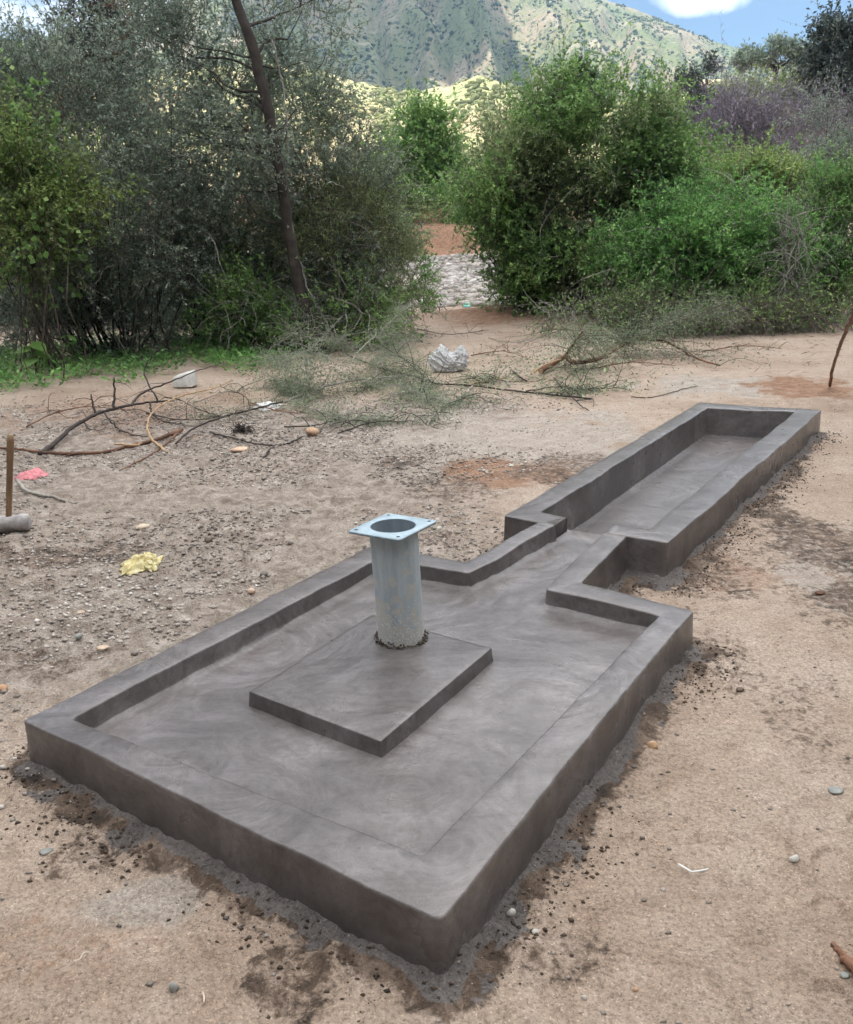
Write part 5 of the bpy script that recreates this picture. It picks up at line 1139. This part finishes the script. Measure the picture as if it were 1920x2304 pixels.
ST = [('flat grey-green stone on the bare soil at the lower left', 103, 1922, 34, 20, G, .4, .5), ('round grey pebble on the sandy soil at the bottom left', 392, 2230, 21, 26, G, .9, 0),
 ('flat grey stone at the right edge of the bare soil', 1880, 1783, 36, 14, G, .4, 0), ('white and grey angular pebble right of the white straw', 1787, 1940, 26, 20, Wt, .8, .3),
 ('rounded tan pebble among dark crumbs right of the apron', 1468, 1692, 26, 24, Og, .7, 0), ('pale rounded pebble in the mortar beside the front corner', 1152, 2072, 20, 22, Wt, .8, 0),
 ('white pebble in the dark soil right of the front corner', 1205, 2106, 17, 12, Wt, .7, 0), ('small pale stone on the bare soil below the front corner', 1314, 2246, 13, 14, Wt, .8, 0),
 ('small whitish stone beside the smooth sandy patch at the bottom', 1430, 2228, 12, 13, Og, .8, 0), ('dull grey pebble near the orange root at the lower right', 1900, 2194, 22, 14, G, .6, 0),
 ('orange-pink broken stone beside the end of the dark crooked twig', 702, 982, 32, 24, (.60, .40, .27), .8, .2), ('long pinkish chip of stone on the gravel left of centre', 540, 1016, 46, 12, (.64, .45, .32), .5, .15),
 ('cream flat stone on the gravel above the yellow leaf', 321, 1192, 38, 22, (.60, .50, .38), .55, .5), ('cream stone chip halfway down the gravel', 231, 1462, 34, 12, (.60, .46, .34), .5, .4),
 ('orange stone at the left edge of the gravel', 6, 1553, 30, 20, (.50, .30, .18), .8, 0), ('small pinkish stone near the left kerb of the apron', 566, 1335, 20, 15, (.58, .44, .33), .8, .2),
 ('dark angular stone near the left kerb of the apron', 595, 1303, 22, 15, (.22, .20, .18), .8, .2), ('rusty brown clod of earth on the bare soil right of the trough', 1845, 1335, 26, 13, (.14, .07, .045), .6, .2),
 ('grey-brown clod on the gravel beneath the cream stone', 470, 1220, 22, 18, (.22, .19, .16), .8, 0), ('pinkish flat stone on the gravel near the yellow leaf', 180, 1600-220, 26, 12, (.5, .38, .30), .5, 0),
 ('tan stone pair member beside the right side of the apron, lying lowest', 1488, 1655, 14, 12, Wt, .7, 0), ('grey upright pebble on the gravel far left of the apron', 178, 1440, 20, 20, G, .6, .8),
 ('pale stone at the foot of the channel on the left side', 988, 1190, 16, 12, Wt, .7, 0), ('white stone in the crumbs left of the trough', 1150, 1050, 16, 10, Wt, .7, 0),
 ('small brown clod beside the far right corner of the apron', 1640, 1480, 20, 12, Dk, .7, .4), ('dark brown clod on the bare soil halfway down the right side', 1665, 1555, 22, 14, Dk, .7, .1)]
ST = [t for t in ST if 'pair member' not in t[0]]
for i, (lb, px, py, w_, h_, col, fl, an) in enumerate(ST):
    cl = 'clod' in lb; stone(lb, px, py, w_, h_, col, 700+i, fl, 'earth_clod' if cl else 'stone', 'clod' if cl else 'stone', an)
# pale dead vine hanging along the leaning trunk
vp = [at(612, 90, 12.9), at(640, 220, 12.85), at(648, 330, 12.8), at(645, 420, 12.8), at(665, 540, 12.75), at(690, 640, 12.7), at(725, 710, 12.6), at(765, 790, 12.4)]
mb = MB(); mb.tube(smooth_path(vp, 50, .01), .012, .007, k=6); vo = mb.obj('dead_vine', M_twig_grey, None, True, loc=tuple(vp[-1])); tag(vo, 'long pale dead vine hanging beside the leaning dark trunk', 'vine')
# dark ball of roots on the soil
c = gpt(545, 975); rt = empty('root_tuft', tuple(c), 'small dark tuft of roots on the soil behind the gravel', 'root tuft'); r = np.random.default_rng(5)
P = np.repeat(c[None], 90, 0)+r.normal(0, .03, (90, 3))*[1, 1, .3]; P[:, 2] += .03
pp = twig_paths(P, norm(r.normal(size=(90, 3))+[0, 0, .7]), r.uniform(.06, .16, 90), .5, r, 5, .5); V, F = thin_tubes(P, pp, np.full(90, .004), np.full(90, .002)); tag(mesh_obj('roots', V, F, M_branch_dark, rt), kind='stuff')

# thin twigs strewn across the clearing in front of the thickets
TW = [((440, 905), (520, 880), (640, 870), (700, 885)), ((330, 930), (420, 945), (520, 935)), ((60, 960), (120, 930), (200, 915), (300, 925)), ((840, 905), (900, 890), (960, 895), (1010, 880)), ((760, 975), (840, 950), (930, 948)),
      ((1060, 800), (1130, 790), (1200, 810)), ((1100, 760), (1160, 770), (1260, 750)), ((1180, 880), (1260, 870), (1330, 880)), ((1330, 830), (1420, 815), (1520, 822)), ((1400, 790), (1480, 800), (1570, 785)), ((940, 740), (1010, 752), (1100, 742)),
      ((1580, 790), (1680, 778), (1760, 785)), ((1000, 860), (1080, 850), (1150, 862)), ((640, 960), (720, 955), (790, 930)), ((560, 905), (630, 925), (700, 930)), ((1440, 760), (1520, 745), (1600, 752))]
TWL = ['pale twig between the arching black branch and the feathery heap', 'dark twig below the pale peeled arc', 'brown twig crossing the thick end of the arching black branch', 'pale twig in front of the right end of the feathery heap', 'dark twig on bare soil in front of the feathery heap',
       'brown twig on bare soil right of the plastic bag', 'pale twig behind the cut end of the stout forked branch', 'dark twig right of the dark looped twig', 'brown twig below the middle of the stout forked branch', 'pale twig under the right end of the stout forked branch', 'dark twig on the red mound behind the plastic bag',
       'brown twig at the foot of the right-hand brushwood', 'pale twig below the plastic bag', 'dark twig left of the small dark soil stain', 'brown twig beside the white scrap', 'pale twig at the left foot of the brushwood']
for i, p in enumerate(TW):
    r = fallen('thin '+TWL[i], list(p), .006+.003*(i % 3)/2, .003, [M_twig_grey, M_branch_dark, M_branch_brown][i % 3], [.01]+[.05]*(len(p)-2)+[.02], twigs=10, twl=.35, leaf=L_feather, nleaf=120 if i % 2 else 0, L=.03, Wd=.01, spread=.05, name='dry_twig', cat='twig')
    r['group'] = 'thin twigs strewn across the clearing'
